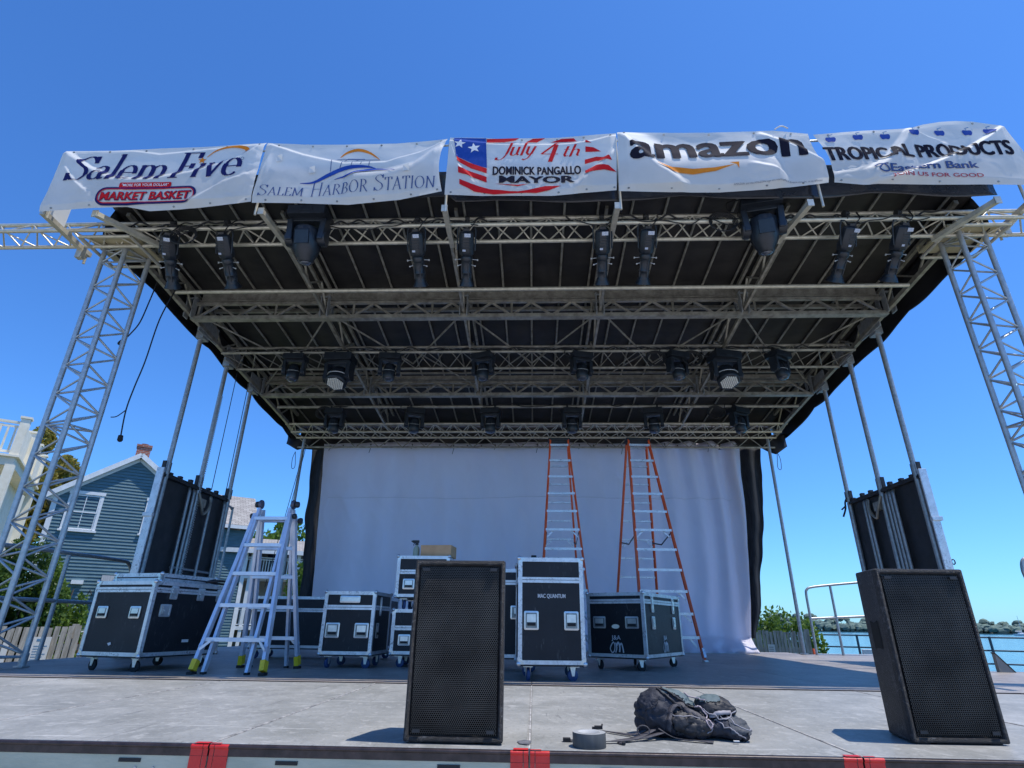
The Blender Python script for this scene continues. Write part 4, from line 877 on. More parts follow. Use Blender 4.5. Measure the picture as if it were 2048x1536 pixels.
# --- 3
F3 = [([(-.942,5.509),(-.705,5.472),(-.347,5.425),(.04,5.412),(.40,5.425),(.70,5.46),(.955,5.542)],.050,.030,.5),([(.514,4.829),(.638,4.98),(.81,5.132),(.942,5.328)],.14,.06,.14),([(-.89,5.415),(-.798,5.13),(-.621,4.891)],.05,.02,.2)]
B3 = Ban([(-.921,5.556),(-.551,5.547),(-.349,5.521),(.274,5.525),(.966,5.573)],[(-.936,4.726),(-.524,4.699),(-.333,4.696),(.229,4.684),(.922,4.745)],F3,3.0)
bn = B3.sheet(lambda v: 0, lambda v: 0).build('vinyl_banner', WHITE); tag(bn, 'middle banner for the July holiday with a blue star field and red stripes', 'banner', 'sponsor banners')
B3.put('blue_field', *poly_vf([(-.874,5.545),(-.506,5.532),(-.483,5.067),(-.63,5.126),(-.74,5.198),(-.832,5.25)]), BLUEP, bn, ident)
B3.put('star', *poly_vf(star(-.80,5.43,.07,.42,80)), WHP, bn, ident, off=.0105); B3.put('star', *poly_vf(star(-.635,5.36,.075,.42,100)), WHP, bn, ident, off=.0105)
for P in ([(-.827,5.246),(-.692,5.157),(-.482,5.059),(-.483,4.989),(-.658,5.067),(-.816,5.18)],[(-.804,5.09),(-.66,5.02),(-.482,4.937),(-.48,4.86),(-.64,4.94),(-.797,5.002)],[(-.78,4.914),(-.649,4.844),(-.436,4.765),(-.227,4.735),(-.05,4.728),(-.05,4.715),(-.4,4.705),(-.615,4.745),(-.777,4.847)],
          [(-.503,5.520),(-.129,5.520),(-.175,5.483),(-.299,5.461),(-.494,5.462)],[(-.053,5.455),(.025,5.510),(.165,5.517),(.071,5.452)],[(.226,5.458),(.351,5.506),(.49,5.510),(.52,5.461)],
          [(.612,5.459),(.679,5.406),(.613,5.413)],[(.611,5.357),(.699,5.338),(.78,5.276),(.608,5.276)],[(.598,5.167),(.723,5.203),(.858,5.186),(.888,5.12),(.721,5.144),(.595,5.102)],[(.595,5.01),(.716,5.056),(.851,5.053),(.936,4.973),(.803,4.995),(.595,4.946)],
          [(-.20,4.722),(-.037,4.746),(.157,4.799),(.327,4.799),(.2,4.741),(.06,4.712)],[(-.394,4.839),(-.139,4.820),(-.022,4.835),(-.139,4.800)]): B3.put('red_stripe', *poly_vf(P), REDP, bn, ident)
V, F = serif('July', .13, .03, .32, .01); B3.put('lettering', V, F, REDP, bn, line_fn((-.40,5.225),(.07,5.24),.20))
V, F = serif('4', .16, .03, .25, .0); B3.put('lettering', V, F, REDP, bn, line_fn((.11,5.17),(.33,5.18),.24)); V, F = serif('th', .12, .03, .28, .0); B3.put('lettering', V, F, REDP, bn, line_fn((.36,5.22),(.55,5.225),.17))
V, F = fat(*text_verts('DOMINICK PANGALLO', .008), .0035, .02); B3.put('lettering', V, F, BLKP, bn, line_fn((-.415,4.962),(.548,4.962),.112, arcd=.12))
V, F = fat(*text_verts('MAYOR', .010), .010, .03); B3.put('lettering', V, F, BLKP, bn, line_fn((-.337,4.850),(.469,4.843),.092, arcd=.08))
grommets(B3, bn, [-.87,-.5,-.1,.3,.6,.9])
# --- 4
F4 = [([(.985,5.531),(1.181,5.262),(1.386,5.021),(1.643,4.787)],.18,.06,.25),([(1.0,5.50),(1.193,5.40),(1.472,5.22),(1.905,5.14),(2.201,5.14),(2.503,5.18),(2.694,5.02)],.50,.10,.5),([(2.566,5.519),(2.806,5.373),(2.999,5.232),(3.198,5.074)],.12,.06,.2),([(2.389,5.036),(2.58,4.975),(2.75,4.888)],.08,.03,.15)]
B4 = Ban([(.975,5.573),(1.511,5.567),(2.029,5.553),(2.729,5.567),(3.094,5.505)],[(.948,4.735),(1.502,4.696),(2.008,4.686),(2.588,4.72),(2.768,4.749),(3.17,4.803)],F4,4.0)
bn = B4.sheet(lambda v: 0, lambda v: .02*math.sin(v*6)).build('vinyl_banner', WHITE); tag(bn, 'crumpled banner second from right, lower-case black company name over an orange smile', 'banner', 'sponsor banners')
V, F = fat(*text_verts('amazon', .012), .006, .01); B4.put('lettering', V, F, BLKP, bn, line_fn((1.09,5.105),(2.99,5.155),.40, curve=.012))
V, F = poly_vf([(1.358,5.047),(1.528,4.985),(1.746,4.957),(1.97,4.970),(2.197,5.012),(1.979,4.922),(1.74,4.885),(1.537,4.915)]); B4.put('smile_arrow', V, F, ORNG, bn, ident)
B4.put('smile_arrow_tip', *poly_vf([(2.14,5.04),(2.24,5.045),(2.23,4.95),(2.21,5.01)]), ORNG, bn, ident)
V, F = text_verts('AMAZON and the AMAZON logo are trademarks of Amazon.com, Inc. or its affiliates', 0); B4.put('lettering', V, F, GRYP, bn, line_fn((2.149,4.738),(3.10,4.812),.022), step=.2)
grommets(B4, bn, [1.05,1.5,2.0,2.5,2.9])
b = MB(); b.path(cat([(2.73,4.82,5.57),(2.80,4.80,5.60),(2.88,4.82,5.585)],4), .008, 5); b.build('tie', WHITE, bn)
# --- 5
F5 = [([(3.553,4.76),(3.91,4.853),(4.385,5.065),(4.713,5.228),(4.976,5.396),(5.201,5.568)],.075,.050,.45),([(3.60,4.90),(3.824,5.078),(4.026,5.323),(4.198,5.545)],.18,.065,.3),([(4.198,5.545),(4.337,5.412),(4.501,5.33)],.06,.035,.25),([(3.224,4.923),(3.666,5.007),(4.04,5.206)],.10,.02,.2)]
B5 = Ban([(3.114,5.494),(3.641,5.53),(4.179,5.555),(4.36,5.610),(4.542,5.640),(4.72,5.650),(4.905,5.640),(5.19,5.578)],[(3.20,4.805),(3.553,4.76),(4.16,4.748),(4.708,4.742),(5.40,4.722)],F5,5.0)
bn = B5.sheet(lambda v: .03+.05*math.sin(v*3.14), lambda v: 0).build('vinyl_banner', WHITE); tag(bn, 'rightmost white banner with black capitals, a row of small blue apples and a bank name', 'banner', 'sponsor banners')
V, F = fat(*text_verts('TROPICAL PRODUCTS', .010), .0045, .02); B5.put('lettering', V, F, BLKP, bn, line_fn((3.22,5.098),(5.17,5.122),.175, slant=-.12, arcd=.12))
V, F = fat(*text_verts('Eastern Bank', .008), .004); B5.put('lettering', V, F, TEXTB, bn, line_fn((3.81,4.890),(4.735,4.935),.095)); V, F = text_verts('JOIN US FOR GOOD', .01); B5.put('lettering', V, F, PINKP, bn, line_fn((3.80,4.812),(4.755,4.812),.05))
V, F = stroke_vf(c2d([(3.65,4.955),(3.70,4.985),(3.76,4.96),(3.79,4.90),(3.73,4.885),(3.69,4.92),(3.73,4.97),(3.79,4.985)]), .018); B5.put('loop_logo', V, F, TEXTB, bn, ident)
for x, z in ((3.311,5.405),(3.606,5.425),(3.904,5.433),(4.199,5.452),(4.496,5.467),(4.801,5.475),(5.035,5.490)):
    V, F = poly_vf(c2d([(x-.055,z),(x-.045,z+.032),(x-.01,z+.028),(x+.01,z+.030),(x+.045,z+.032),(x+.055,z),(x+.035,z-.04),(x,z-.034),(x-.035,z-.04)],2,True)); B5.put('apple', V, F, BLUEP, bn, ident)
    V, F = stroke_vf([(x-.005,z+.03),(x-.01,z+.06),(x+.035,z+.075)], .010); B5.put('apple_stem', V, F, CYANP, bn, ident)
grommets(B5, bn, [3.3,3.8,4.3,4.9])
# ============================================================ LIGHTING FIXTURES
LENS = mat('lens_glass', (.05,.06,.08), .06, 0, (.08,.09,.12), 5, spec=1.0)
LEDW = mat('led_lens_white', (.80,.78,.72), .25, 0, (.72,.70,.64), 60)
STK = mat('white_sticker', (.62,.64,.66), .5, 0, (.3,.35,.5), 90)
CBL = mat('black_cable', (.012,.012,.014), .45)
# profile spot: optical axis along local -Z, clamp at origin top
prof = thing('profile_spotlight', 'x', 'stage light', (0,0,0), group='profile spotlights on the front truss')
TI = Matrix.Translation((0,0,-.06)) @ Matrix.Rotation(R(44),4,'X')
b = MB(); b.T = TI; b.lathe([(.045,.02),(.078,0),(.086,-.03),(.088,-.20),(.080,-.245),(.062,-.26)], 8, sq=.55); b.box((0,.0,.03),(.07,.05,.03))
for k in range(4): b.box((0,-.088,-.07-.03*k),(.11,.006,.008))
hs = b.build('housing', FIX, prof, bevel=.003)
b = MB(); b.T = TI; b.box((-.02,-.090,-.19),(.035,.003,.022)); b.build('sticker', STK, hs)
b = MB(); b.T = TI; b.box((.02,-.087,-.022),(.07,.004,.04)); b.build('rear_label', STK, hs)
b = MB(); b.T = TI; b.lathe([(.060,-.26),(.068,-.27),(.068,-.315),(.060,-.325),(.058,-.33),(.0575,-.44),(.064,-.445),(.064,-.455),(.0575,-.46),(.0575,-.53),(.066,-.54),(.066,-.55)], 20)
for k in range(4): a = k*math.pi/2+.4; b.box((.06*math.cos(a),.06*math.sin(a),-.43),(.012,.012,.18))
b.build('lens_barrel', FIX, prof)
b = MB(); b.T = TI; b.lathe([(.064,-.55),(.086,-.60),(.088,-.605),(.084,-.605),(.06,-.555)], 12, sq=.35)
b.build('colour_frame', FIX, prof)
b = MB(); b.T = TI; b.lathe([(.055,-.548),(.055,-.556)], 20); b.build('lens', LENS, prof)
b = MB(); b.T = TI
for s_ in (-1,1): b.tube((s_*.06,0,-.30),(s_*.125,0,-.305),.005,6); b.box((s_*.128,0,-.305),(.012,.012,.02)); b.tube((s_*.06,-.02,-.36),(s_*.10,-.03,-.37),.005,6); b.box((s_*.10,-.03,-.37),(.016,.01,.014))
b.build('shutter_handle', GALV, prof)
b = MB(); b.path([(-.10,.10,-.23),(-.105,.02,-.02),(-.09,-.0,.03),(0,0,.04),(.09,0,.03),(.105,.02,-.02),(.10,.10,-.23)], .009, 6); b.build('yoke', FIX, prof)
b = MB(); b.box((0,0,.075),(.05,.045,.07)); b.lathe([(.036,-.025),(.036,.025)], 10, 'X', (0,0,.13)); b.tube((0,.0,.06),(0,-.05,.10),.008); b.build('clamp', BLACK, prof)
b = MB(); b.path(cat([(.02,-.02,-.04),(.09,-.07,.02),(.13,-.02,.14),(.20,.02,.17)],6), .007, 6); b.build('power_cable', CBL, prof)
PX = (-4.205,-3.562,-1.315,-.733,.808,1.313,3.545,4.118)
PL = ['outermost left profile spotlight beside the left tower','second profile spotlight from the left under the red oval','third profile spotlight from the left beside the banner arm','fourth profile spotlight from the left below the middle banner\'s left edge','profile spotlight below the right half of the July banner','sixth profile spotlight, under the left end of the smile banner','second profile spotlight from the right under the apple banner','outermost right profile spotlight beside the right tower']
for i, x in enumerate(PX):
    xs = (.0, -.06, -.03, -.02, .02, .03, .09, .08)[i]
    o = prof if i == 0 else copy_tree(prof); o.location = (x, 5.24, 4.60); o['label'] = PL[i]+', black'; o.rotation_euler = (0, R((6,8,3,2,-1,-3,-9,-9)[i])*.6, R((8,-6,-4,2,-2,4,14,10)[i]))
# moving heads (hung): local origin at clamps, -Z down
def moving_head(name, label, catg, sc, tilt, pan, kind, group):
    o = thing(name, label, catg, (0,0,0), group=group)
    s = sc; b = MB(); b.box((0,0,-.07*s),(.36*s,.26*s,.10*s)); b.box((0,-.132*s,-.07*s),(.12*s,.004*s,.05*s)); b.build('base', FIX, o, bevel=.010*s)
    b = MB(); 
    for d in (-.09,.09): b.box((d*s,0,-.005),(.035*s,.05*s,.05*s)); b.lathe([(.034,-.018),(.034,.018)], 10, 'X', (d*s,0,.03))
    b.build('clamp', BLACK, o)
    b = MB(); P = Matrix.Rotation(pan,4,'Z'); b.T = P
    b.box((0,0,-.135*s),(.33*s,.13*s,.05*s))
    for d in (-1,1): b.box((d*.155*s,0,-.255*s),(.055*s,.15*s,.24*s),(0,d*.06,0)); b.lathe([(.07*s,-.035*s),(.075*s,0),(.07*s,.035*s)], 14, 'X', (d*.155*s,0,-.33*s))
    b.build('yoke', FIX, o, bevel=.008*s)
    b = MB(); b.T = P @ Matrix.Translation((0,0,-.33*s)) @ Matrix.Rotation(tilt,4,'X')
    if kind == 'wash':
        b.lathe([(.07*s,.12*s),(.11*s,.10*s),(.13*s,.03*s),(.135*s,-.06*s),(.132*s,-.12*s),(.118*s,-.125*s)], 26)
        for k in range(5): b.lathe([(.137*s,(-.02-.018*k)*s),(.137*s,(-.028-.018*k)*s)], 26)
    elif kind == 'big':
        b.lathe([(.06*s,.13*s),(.115*s,.10*s),(.125*s,.0),(.125*s,-.09*s),(.10*s,-.16*s),(.075*s,-.20*s),(.07*s,-.23*s),(.06*s,-.235*s)], 8, sq=.45)
        b.box((0,-.118*s,-.02*s),(.13*s,.02*s,.13*s))
    else:
        b.lathe([(.05*s,.14*s),(.09*s,.12*s),(.105*s,.03*s),(.105*s,-.06*s),(.10*s,-.15*s),(.085*s,-.165*s)], 22)
        b.box((0,-.1*s,.02*s),(.09*s,.02*s,.08*s))
    hd = b.build('head', FIX, o)
    b = MB(); b.T = P @ Matrix.Translation((0,0,-.33*s)) @ Matrix.Rotation(tilt,4,'X')
    if kind == 'wash':
        for q in range(-4,5):
            for r_ in range(-4,5):
                x, y = (q+.5*(r_%2))*.026*s, r_*.0225*s
                if math.hypot(x,y) < .108*s: b.lathe([(.0115*s,-.125*s),(.0115*s,-.131*s),(.006*s,-.135*s)], 8, o=(x,y,0))
        b.build('led_cells', LEDW, hd)
    else:
        z0 = -.236*s if kind == 'big' else -.164*s; rr = .055*s if kind == 'big' else .075*s
        b.lathe([(rr,z0),(rr*.95,z0-.008*s),(rr*.5,z0-.018*s),(.002,z0-.021*s)], 20); b.build('lens', LENS, hd)
    if kind != 'big':
        b = MB(); b.T = P @ Matrix.Translation((0,0,-.33*s)) @ Matrix.Rotation(tilt,4,'X'); r_ = (.139 if kind == 'wash' else .108)*s
        b.path([(r_*math.cos(a), r_*math.sin(a), -.02*s+.05*s*math.cos(a*2)*.3) for a in [R(-160+14*i) for i in range(11)]], .006*s, 6); b.build('handle_ring', ALU_EDGE if kind == 'wash' else GALV, hd)
    b = MB(); b.path(cat([(-.16*s,.05*s,-.06*s),(-.26*s,.06*s,-.03*s),(-.27*s,.03,.05*s),(-.12*s,.02,.06*s)],5), .008, 6); b.build('power_cable', CBL, o)
    return o
g = 'large moving heads on the front truss'
m1 = moving_head('moving_head_light', 'large black moving head light hanging under the station banner on the left', 'stage light', 1.18, R(14), 0, 'big', g); m1.location = (-2.53, 5.16, 4.80)
clone(m1, 'large black moving head light hanging at the right end of the smile banner', (2.56, 5.16, 4.86), R(-12))
gs = 'small moving heads on the second truss'
m2 = moving_head('moving_head_light', 'small moving head, leftmost light of the second row', 'stage light', .90, R(-12), R(8), 'spot', gs); m2.location = (-3.73, 7.96, 4.335)
for x, l, rz in ((-2.22,'small moving head right of the left honeycomb light in the second row',5),(-.756,'small moving head left of centre in the second row, by the lattice rafter',-20),(.764,'small moving head right of centre in the second row, above the left orange ladder',14),(2.224,'small moving head left of the right honeycomb light in the second row',20),(3.77,'small moving head, rightmost light of the second row',28)): clone(m2, l, (x, 7.96, 4.335), R(rz))
gw = 'honeycomb wash lights'
m3 = moving_head('wash_light', 'left round wash light with a white honeycomb of lenses', 'stage light', 1.18, R(-24), R(-10), 'wash', gw); m3.location = (-3.01, 7.96, 4.335)
clone(m3, 'right round wash light with a white honeycomb of lenses', (2.95, 7.96, 4.335), R(14))
m4 = moving_head('moving_head_light', 'leftmost dark moving head of the back row', 'stage light', .94, R(-6), 0, 'spot', 'dark moving heads in the back row'); m4.location = (-3.69, 9.88, 4.14)
for x, l, rz in ((-2.19,'second dark moving head from the left in the back row',20),(-.77,'third dark moving head from the left in the back row',-8),(.73,'dark moving head of the back row above the left orange ladder',6),(2.22,'dark moving head of the back row above the right orange ladder',-14),(3.76,'rightmost dark moving head of the back row',28)): clone(m4, l, (x, 9.88, 4.14), R(rz))
# cables on the trusses
def cable(label, pts, r=.008, n=8, m_=CBL, name='cable'):
    b = MB(); b.path(cat(pts, n), r, 6); o = b.build(name, m_); tag(o, label, 'cable', 'cables on the lighting trusses' if name == 'cable' else None); return o
rc = random.Random(9)
def swag(x0, x1, y, z, k, amp): return [(x0+(x1-x0)*i/k, y+rc.uniform(-.03,.03), z+rc.uniform(-amp,amp)) for i in range(k+1)]
cable('black cable bundle wound along the left half of the front truss', swag(-4.7,-.5,5.24,4.70,42,.045), .011)
cable('black cable wound along the right half of the front truss', swag(.4,4.6,5.24,4.70,40,.045), .011)
cable('thin second cable looping under the left front truss', swag(-4.4,-.6,5.21,4.62,24,.07), .007)
cable('thin second cable looping under the right front truss', swag(.5,4.4,5.21,4.63,24,.06), .007)
cable('black cable bundle along the second lighting truss', swag(-4.5,4.6,7.94,4.41,60,.035), .010)
cable('black cable drooping along the back lighting pipe', swag(-4.3,4.4,9.86,4.20,40,.035), .009)
for x, y, z, l in ((-4.0,5.22,4.52,'cable coil beside the outermost left spotlight'),(2.15,5.22,4.60,'cable coil left of the right large moving head'),(2.45,7.93,4.22,'cable coil beside the right honeycomb light'),(1.9,7.93,4.22,'cable coil on the second truss right of centre'),(-3.9,9.86,4.05,'cable coil at the left end of the back pipe'),(3.35,9.86,4.05,'cable coil at the right end of the back pipe')):
    b = MB()
    for k in range(4): b.path([(x+(.12+.012*k)*math.cos(a), y-.01*k, z+(.10+.008*k)*math.sin(a)) for a in [2*math.pi*i/20 for i in range(20)]], .0065, 5, True)
    o = b.build('cable_coil', CBL); tag(o, 'black '+l, 'cable', 'cable coils')
for pts, l in (([(-4.95,6.2,4.55),(-4.98,6.2,4.25),(-5.02,6.2,3.95),(-5.10,6.2,3.78),(-5.17,6.2,3.68)],'shorter black cable with a plug dangling beside the left tower'),([(-4.70,6.25,4.5),(-4.77,6.2,4.0),(-4.80,6.2,3.4),(-4.84,6.2,3.05),(-4.86,6.2,2.75),(-4.83,6.2,2.42)],'longer black cable with a plug dangling left of the roof')):
    b = MB(); b.path(cat(pts,6), .008, 6); 
    if 'longer' in l: b.path(cat([pts[4],(-4.95,6.2,2.67),(-5.02,6.2,2.66)],4), .006, 6)
    o = b.build('dangling_cable', CBL); tag(o, l, 'cable', 'dangling cables'); p = Vector(pts[-1]); d = (p-Vector(pts[-2])).normalized()
    b = MB(); b.tube(p-d*.01, p+d*.05, .026, 8, .03); b.bar(p+d*.05, p+d*.065, .03, .03); b.build('plug', RUB, o)
for x, y, l in ((-5.0,8.6,'thin black line hanging to the left folded panel'),(-4.96,8.95,'second thin black line beside the rear left mast')):
    b = MB(); b.tube((x,y,Lz(y)+.1),(x+.03,y-.05,2.3),.006,5); o = b.build('hanging_line', CBL); tag(o, l, 'cable', 'dangling cables')
b = MB(); b.tube((-4.72,11.2,3.9),(-4.80,10.6,1.0),.006,5); b.tube((-4.70,11.2,3.9),(-4.77,10.7,1.0),.006,5); o = b.build('hanging_line', CBL); tag(o, 'pair of thin cords slanting down beside the left rear post', 'cable', 'dangling cables')
# ============================================================ FLIGHT CASES
PAD = mat('printed_white', (.6,.6,.6), .6); 
DISH = mat('steel_dish', (.16,.18,.19), .3, .7, (.26,.28,.29), 20)
def flight_case(label, loc, rz, W_, D_, H_, lid, wheels=True, handles=(), latches_r=(), group='flight cases on the stage', zb=.13, dish=False, wcol=WHEEL, wr=.048):
    o = thing('flight_case', label, 'flight case', loc, rz, group)   # origin: centre of the footprint on the floor, -Y front
    hx, hy = W_/2, D_/2; z0, z1 = zb, H_; e = .032
    b = MB(); b.span((-hx+.004,-hy+.004,z0+.004),(hx-.004,hy-.004,z1-.004)); body = b.build('body', CASEBLK, o, keep=True)
    b = MB(); t = .003
    for z in (z0, z1-e):
        b.span((-hx-t,-hy-t,z),(hx+t,-hy+.004,z+e)); b.span((-hx-t,hy-.004,z),(hx+t,hy+t,z+e)); b.span((-hx-t,-hy+.004,z),(-hx+.004,hy-.004,z+e)); b.span((hx-.004,-hy+.004,z),(hx+t,hy-.004,z+e))
    for y0, y1 in ((-hy,-hy+e),(hy-e,hy)): b.span((-hx,y0,z1-.0035),(hx,y1,z1+t))
    for x0, x1 in ((-hx,-hx+e),(hx-e,hx)): b.span((x0,-hy+e,z1-.0035),(x1,hy-e,z1+t))
    for x0, x1, xo in ((-hx-t,-hx+e,-1),(hx-e,hx+t,1)):
        b.span((x0,-hy-t,z0+e),(x1,-hy+.004,z1-e)); b.span((x0,hy-.004,z0+e),(x1,hy+t,z1-e))
    for x0, x1 in ((-hx-t,-hx+.004),(hx-.004,hx+t)):
        b.span((x0,-hy+.004,z0+e),(x1,-hy+e,z1-e)); b.span((x0,hy-e,z0+e),(x1,hy-.004,z1-e))
    b.build('edge_trim', ALU_EDGE, o, keep=True)
    if lid:
        b = MB(); 
        for za, zb_ in ((lid-.024,lid-.002),(lid+.002,lid+.022)):
            b.span((-hx-.005,-hy-.006,za),(hx+.005,-hy+.002,zb_)); b.span((-hx-.005,hy-.002,za),(hx+.005,hy+.006,zb_)); b.span((-hx-.006,-hy+.002,za),(-hx+.002,hy-.002,zb_)); b.span((hx-.002,-hy+.002,za),(hx+.006,hy-.002,zb_))
        b.build('lid_band', ALU_EDGE, o, keep=True)
    for x in (-1,1):
        for y in (-1,1):
            for z in (z0, z1):
                b = MB(); s_ = 1 if z == z0 else -1; b.ball((x*(hx-.004), y*(hy-.004), z+s_*.004), .021, 6)
                b.poly([(x*hx+x*.0035,y*hy,z),(x*hx+x*.0035,y*(hy-.055),z),(x*hx+x*.0035,y*(hy-.035),z+s_*.035),(x*hx+x*.0035,y*hy,z+s_*.055)], .003, (x,0,0))
                b.poly([(x*hx,y*hy+y*.0035,z),(x*(hx-.055),y*hy+y*.0035,z),(x*(hx-.035),y*hy+y*.0035,z+s_*.035),(x*hx,y*hy+y*.0035,z+s_*.055)], .003, (0,y,0))
                b.build('ball_corner', CHROME, o, keep=True)
    def plate(face, a, z, w_, h_, kind):
        # face 'F' front, 'R' right, 'L' left ; a = position along the face
        Mx = {'F': Matrix.Translation((a,-hy,z)), 'R': Matrix.Translation((hx,a,z)) @ Matrix.Rotation(R(90),4,'Z'), 'L': Matrix.Translation((-hx,a,z)) @ Matrix.Rotation(R(-90),4,'Z')}[face]
        b = MB(); b.T = Mx; f = .014
        P = rrect(-w_/2, w_/2, -h_/2, h_/2, .012, 4); Q = rrect(-w_/2+f, w_/2-f, -h_/2+f, h_/2-f, .006, 4); n = len(P)
        b._add([(p[0],-.006,p[1]) for p in P]+[(q[0],-.008,q[1]) for q in Q]+[(q[0],-.0005,q[1]) for q in Q]+[(p[0],0,p[1]) for p in P], [(i,(i+1)%n,n+(i+1)%n,n+i) for i in range(n)]+[(n+i,n+(i+1)%n,2*n+(i+1)%n,2*n+i) for i in range(n)]+[(3*n+i,3*n+(i+1)%n,(i+1)%n,i) for i in range(n)]+[tuple(range(2*n,3*n))])
        for xx in (-1,-.33,.33,1): b.tube((xx*(w_/2-.02),-.0095,h_/2-.007),(xx*(w_/2-.02),-.006,h_/2-.007),.0028,6); b.tube((xx*(w_/2-.02),-.0095,-h_/2+.007),(xx*(w_/2-.02),-.006,-h_/2+.007),.0028,6)
        if kind == 'handle':
            b.box((0,-.006,h_*.12),(w_*.62,.008,h_*.42)); h = b.build('handle', CHROME, o, keep=True); b = MB(); b.T = Mx; b.span((-w_/2+f+.001,-.0035,-h_/2+f+.001),(w_/2-f-.001,-.0012,h_/2-f-.001)); b.build('recess', DISH, h, keep=True)
            b = MB(); b.T = Mx; b.box((0,-.013,-h_*.20),(w_*.56,.014,h_*.16)); b.build('grip', RUB, h, keep=True)
        elif kind == 'dish': b.build('label_dish', CHROME, o, keep=True)
        else:
            b.box((0,-.008,0),(w_*.55,.008,h_*.6)); b.tube((-w_*.15,-.012,0),(w_*.15,-.012,0),.006,8); b.build('latch', CHROME, o, keep=True)
    for h in handles: plate(*h)
    if wheels:
        b = MB(); b.span((-hx+.01,-hy+.01,z0-.014),(hx-.01,hy-.01,z0-.001)); b.build('base_board', mat('purple_plywood',(.045,.03,.07),.7) if 'MQ' in o.name else BLACK, o, keep=True)
        for x in (-1,1):
            for y in (-1,1):
                px, py = x*(hx-.085), y*(hy-.09); a = rc.uniform(0,3.1); u = Vector((math.cos(a), math.sin(a), 0)); wv = Vector((-u.y,u.x,0)); ax = Vector((px,py,0))
                b = MB(); b.box((px,py,z0-.018),(.08,.08,.008)); c0 = ax-u*.018; 
                for s_ in (-1,1): b.poly([c0+wv*s_*.018+u*.022+Vector((0,0,z0-.022)), c0+wv*s_*.018-u*.03+Vector((0,0,z0-.022)), c0+wv*s_*.018-u*.012+Vector((0,0,wr-.008)), c0+wv*s_*.018+u*.010+Vector((0,0,wr-.008))], .003, wv)
                cs = b.build('caster', CHROME, o, keep=True)
                b = MB(); N = 18; q = []
                for rr, ww in ((wr-.006,-.013),(wr,-.008),(wr,.008),(wr-.006,.013)):
                    for i in range(N): t = 2*math.pi*i/N; q.append(c0+u*rr*math.cos(t)+Vector((0,0,wr+rr*math.sin(t)))+wv*ww)
                b._add(q, [(j*N+i, j*N+(i+1)%N, (j+1)*N+(i+1)%N, (j+1)*N+i) for j in range(3) for i in range(N)]+[tuple(range(N-1,-1,-1)), tuple(range(3*N,4*N))], True)
                b.build('wheel', wcol, cs, keep=True)
    return o
def face_text(o, txt, x0, x1, z, h, y, m_=PAD, bold=.0, rot=None, name='lettering'):
    V, F = text_verts(txt, bold); b = MB(); 
    if rot: b.T = rot
    b._add([(x0+(x1-x0)*v.x, y, z+v.y*h) for v in V], F); return b.build(name, m_, o, keep=True)
mq = flight_case('tall black flight case with silver edges, right of the centre loudspeaker', (.148,5.60,0), R(3.5), .565, .66, .985, .80, handles=[('F',-.172,.47,.125,.15,'handle'),('F',.172,.47,.125,.15,'handle'),('R',0,.5,.12,.14,'handle')])
face_text(mq, 'MAC QUANTUM', -.115, .125, .652, .034, -.3315, bold=.008); face_text(mq, 'MAC QUANTUM', -.1135, .1265, .6525, .034, -.3318, bold=.008)
def rot_case(cx_, cy_, ang, d): return (cx_-math.sin(ang)*d/2, cy_+math.cos(ang)*d/2)
a = math.atan2(-.351,.568); x, y = rot_case(.902,6.6965,a,1.15)
ja = flight_case('low wide flight case on stage right with a white animal logo, below the orange ladders', (x,y,0), a, .668, 1.15, .772, .685, handles=[('F',-.19,.47,.15,.12,'handle'),('F',.19,.47,.15,.12,'handle'),('R',-.33,.47,.10,.13,'latch'),('R',.33,.47,.10,.13,'latch'),('R',-.33,.66,.08,.17,'latch'),('R',.33,.66,.08,.17,'latch')], wcol=RUB)
for o_, T_ in ((0,None),(1,Matrix.Translation((.334+.575,-.02,0)) @ Matrix.Rotation(R(90),4,'Z') @ Matrix.Translation((0,.0,0)))):
    if T_ is None: Tm = None; yy = -.577
    else: Tm = Matrix.Rotation(R(90),4,'Z'); yy = -.336
    face_text(ja, 'J&A', -.055, .05, .30, .045, yy, bold=.01, rot=Tm)
    b = MB(); 
    if Tm: b.T = Tm
    for P, w_ in ((c2d([(-.06,.25),(-.075,.21),(-.055,.175),(-.03,.19),(-.02,.24),(-.035,.275),(-.06,.25)]),.010),(c2d([(-.01,.27),(.0,.22),(-.015,.175)]),.012),(c2d([(.0,.24),(.02,.275),(.035,.23),(.03,.18)]),.016),(c2d([(.035,.24),(.055,.265),(.07,.22),(.075,.175)]),.014)):
        V, F = stroke_vf(P, w_); b._add([(v.x, yy, v.y) for v in V], F)
    b.build('logo', PAD, ja, keep=True); face_text(ja, 'WWW.JANDA.NET' if False else 'SOUND & STAGE' if False else 'J&A', -.0, .001, .15, .001, yy, rot=Tm) if False else None
    b = MB(); 
    if Tm: b.T = Tm
    b.span((-.07,yy-.0005,.150),(.08,yy+.0005,.157)); b.build('logo_line', PAD, ja, keep=True)
b = MB(); P = arc(0,0,.045,.022,0,360,20)[:-1]; b.poly([(p[0],-.577,.43+p[1]) for p in P], .003, (0,-1,0)); b.build('maker_plate', CHROME, ja, keep=True)
md = flight_case('waist-high flight case with a long label dish on its lid, left of centre', (-1.925,6.70,0), R(-2), .55, .62, .742, .585, handles=[('F',-.155,.36,.15,.145,'handle'),('F',.155,.36,.15,.145,'handle'),('F',0,.665,.22,.07,'dish'),('R',-.16,.36,.09,.15,'handle'),('R',-.1,.60,.06,.19,'latch')])
lo = flight_case('lower case of the pair stacked behind the centre loudspeaker', (-1.22,6.93,0), 0, .60, .62, .575, .39, handles=[('F',-.155,.27,.13,.11,'handle'),('F',.155,.27,.13,.11,'handle')])
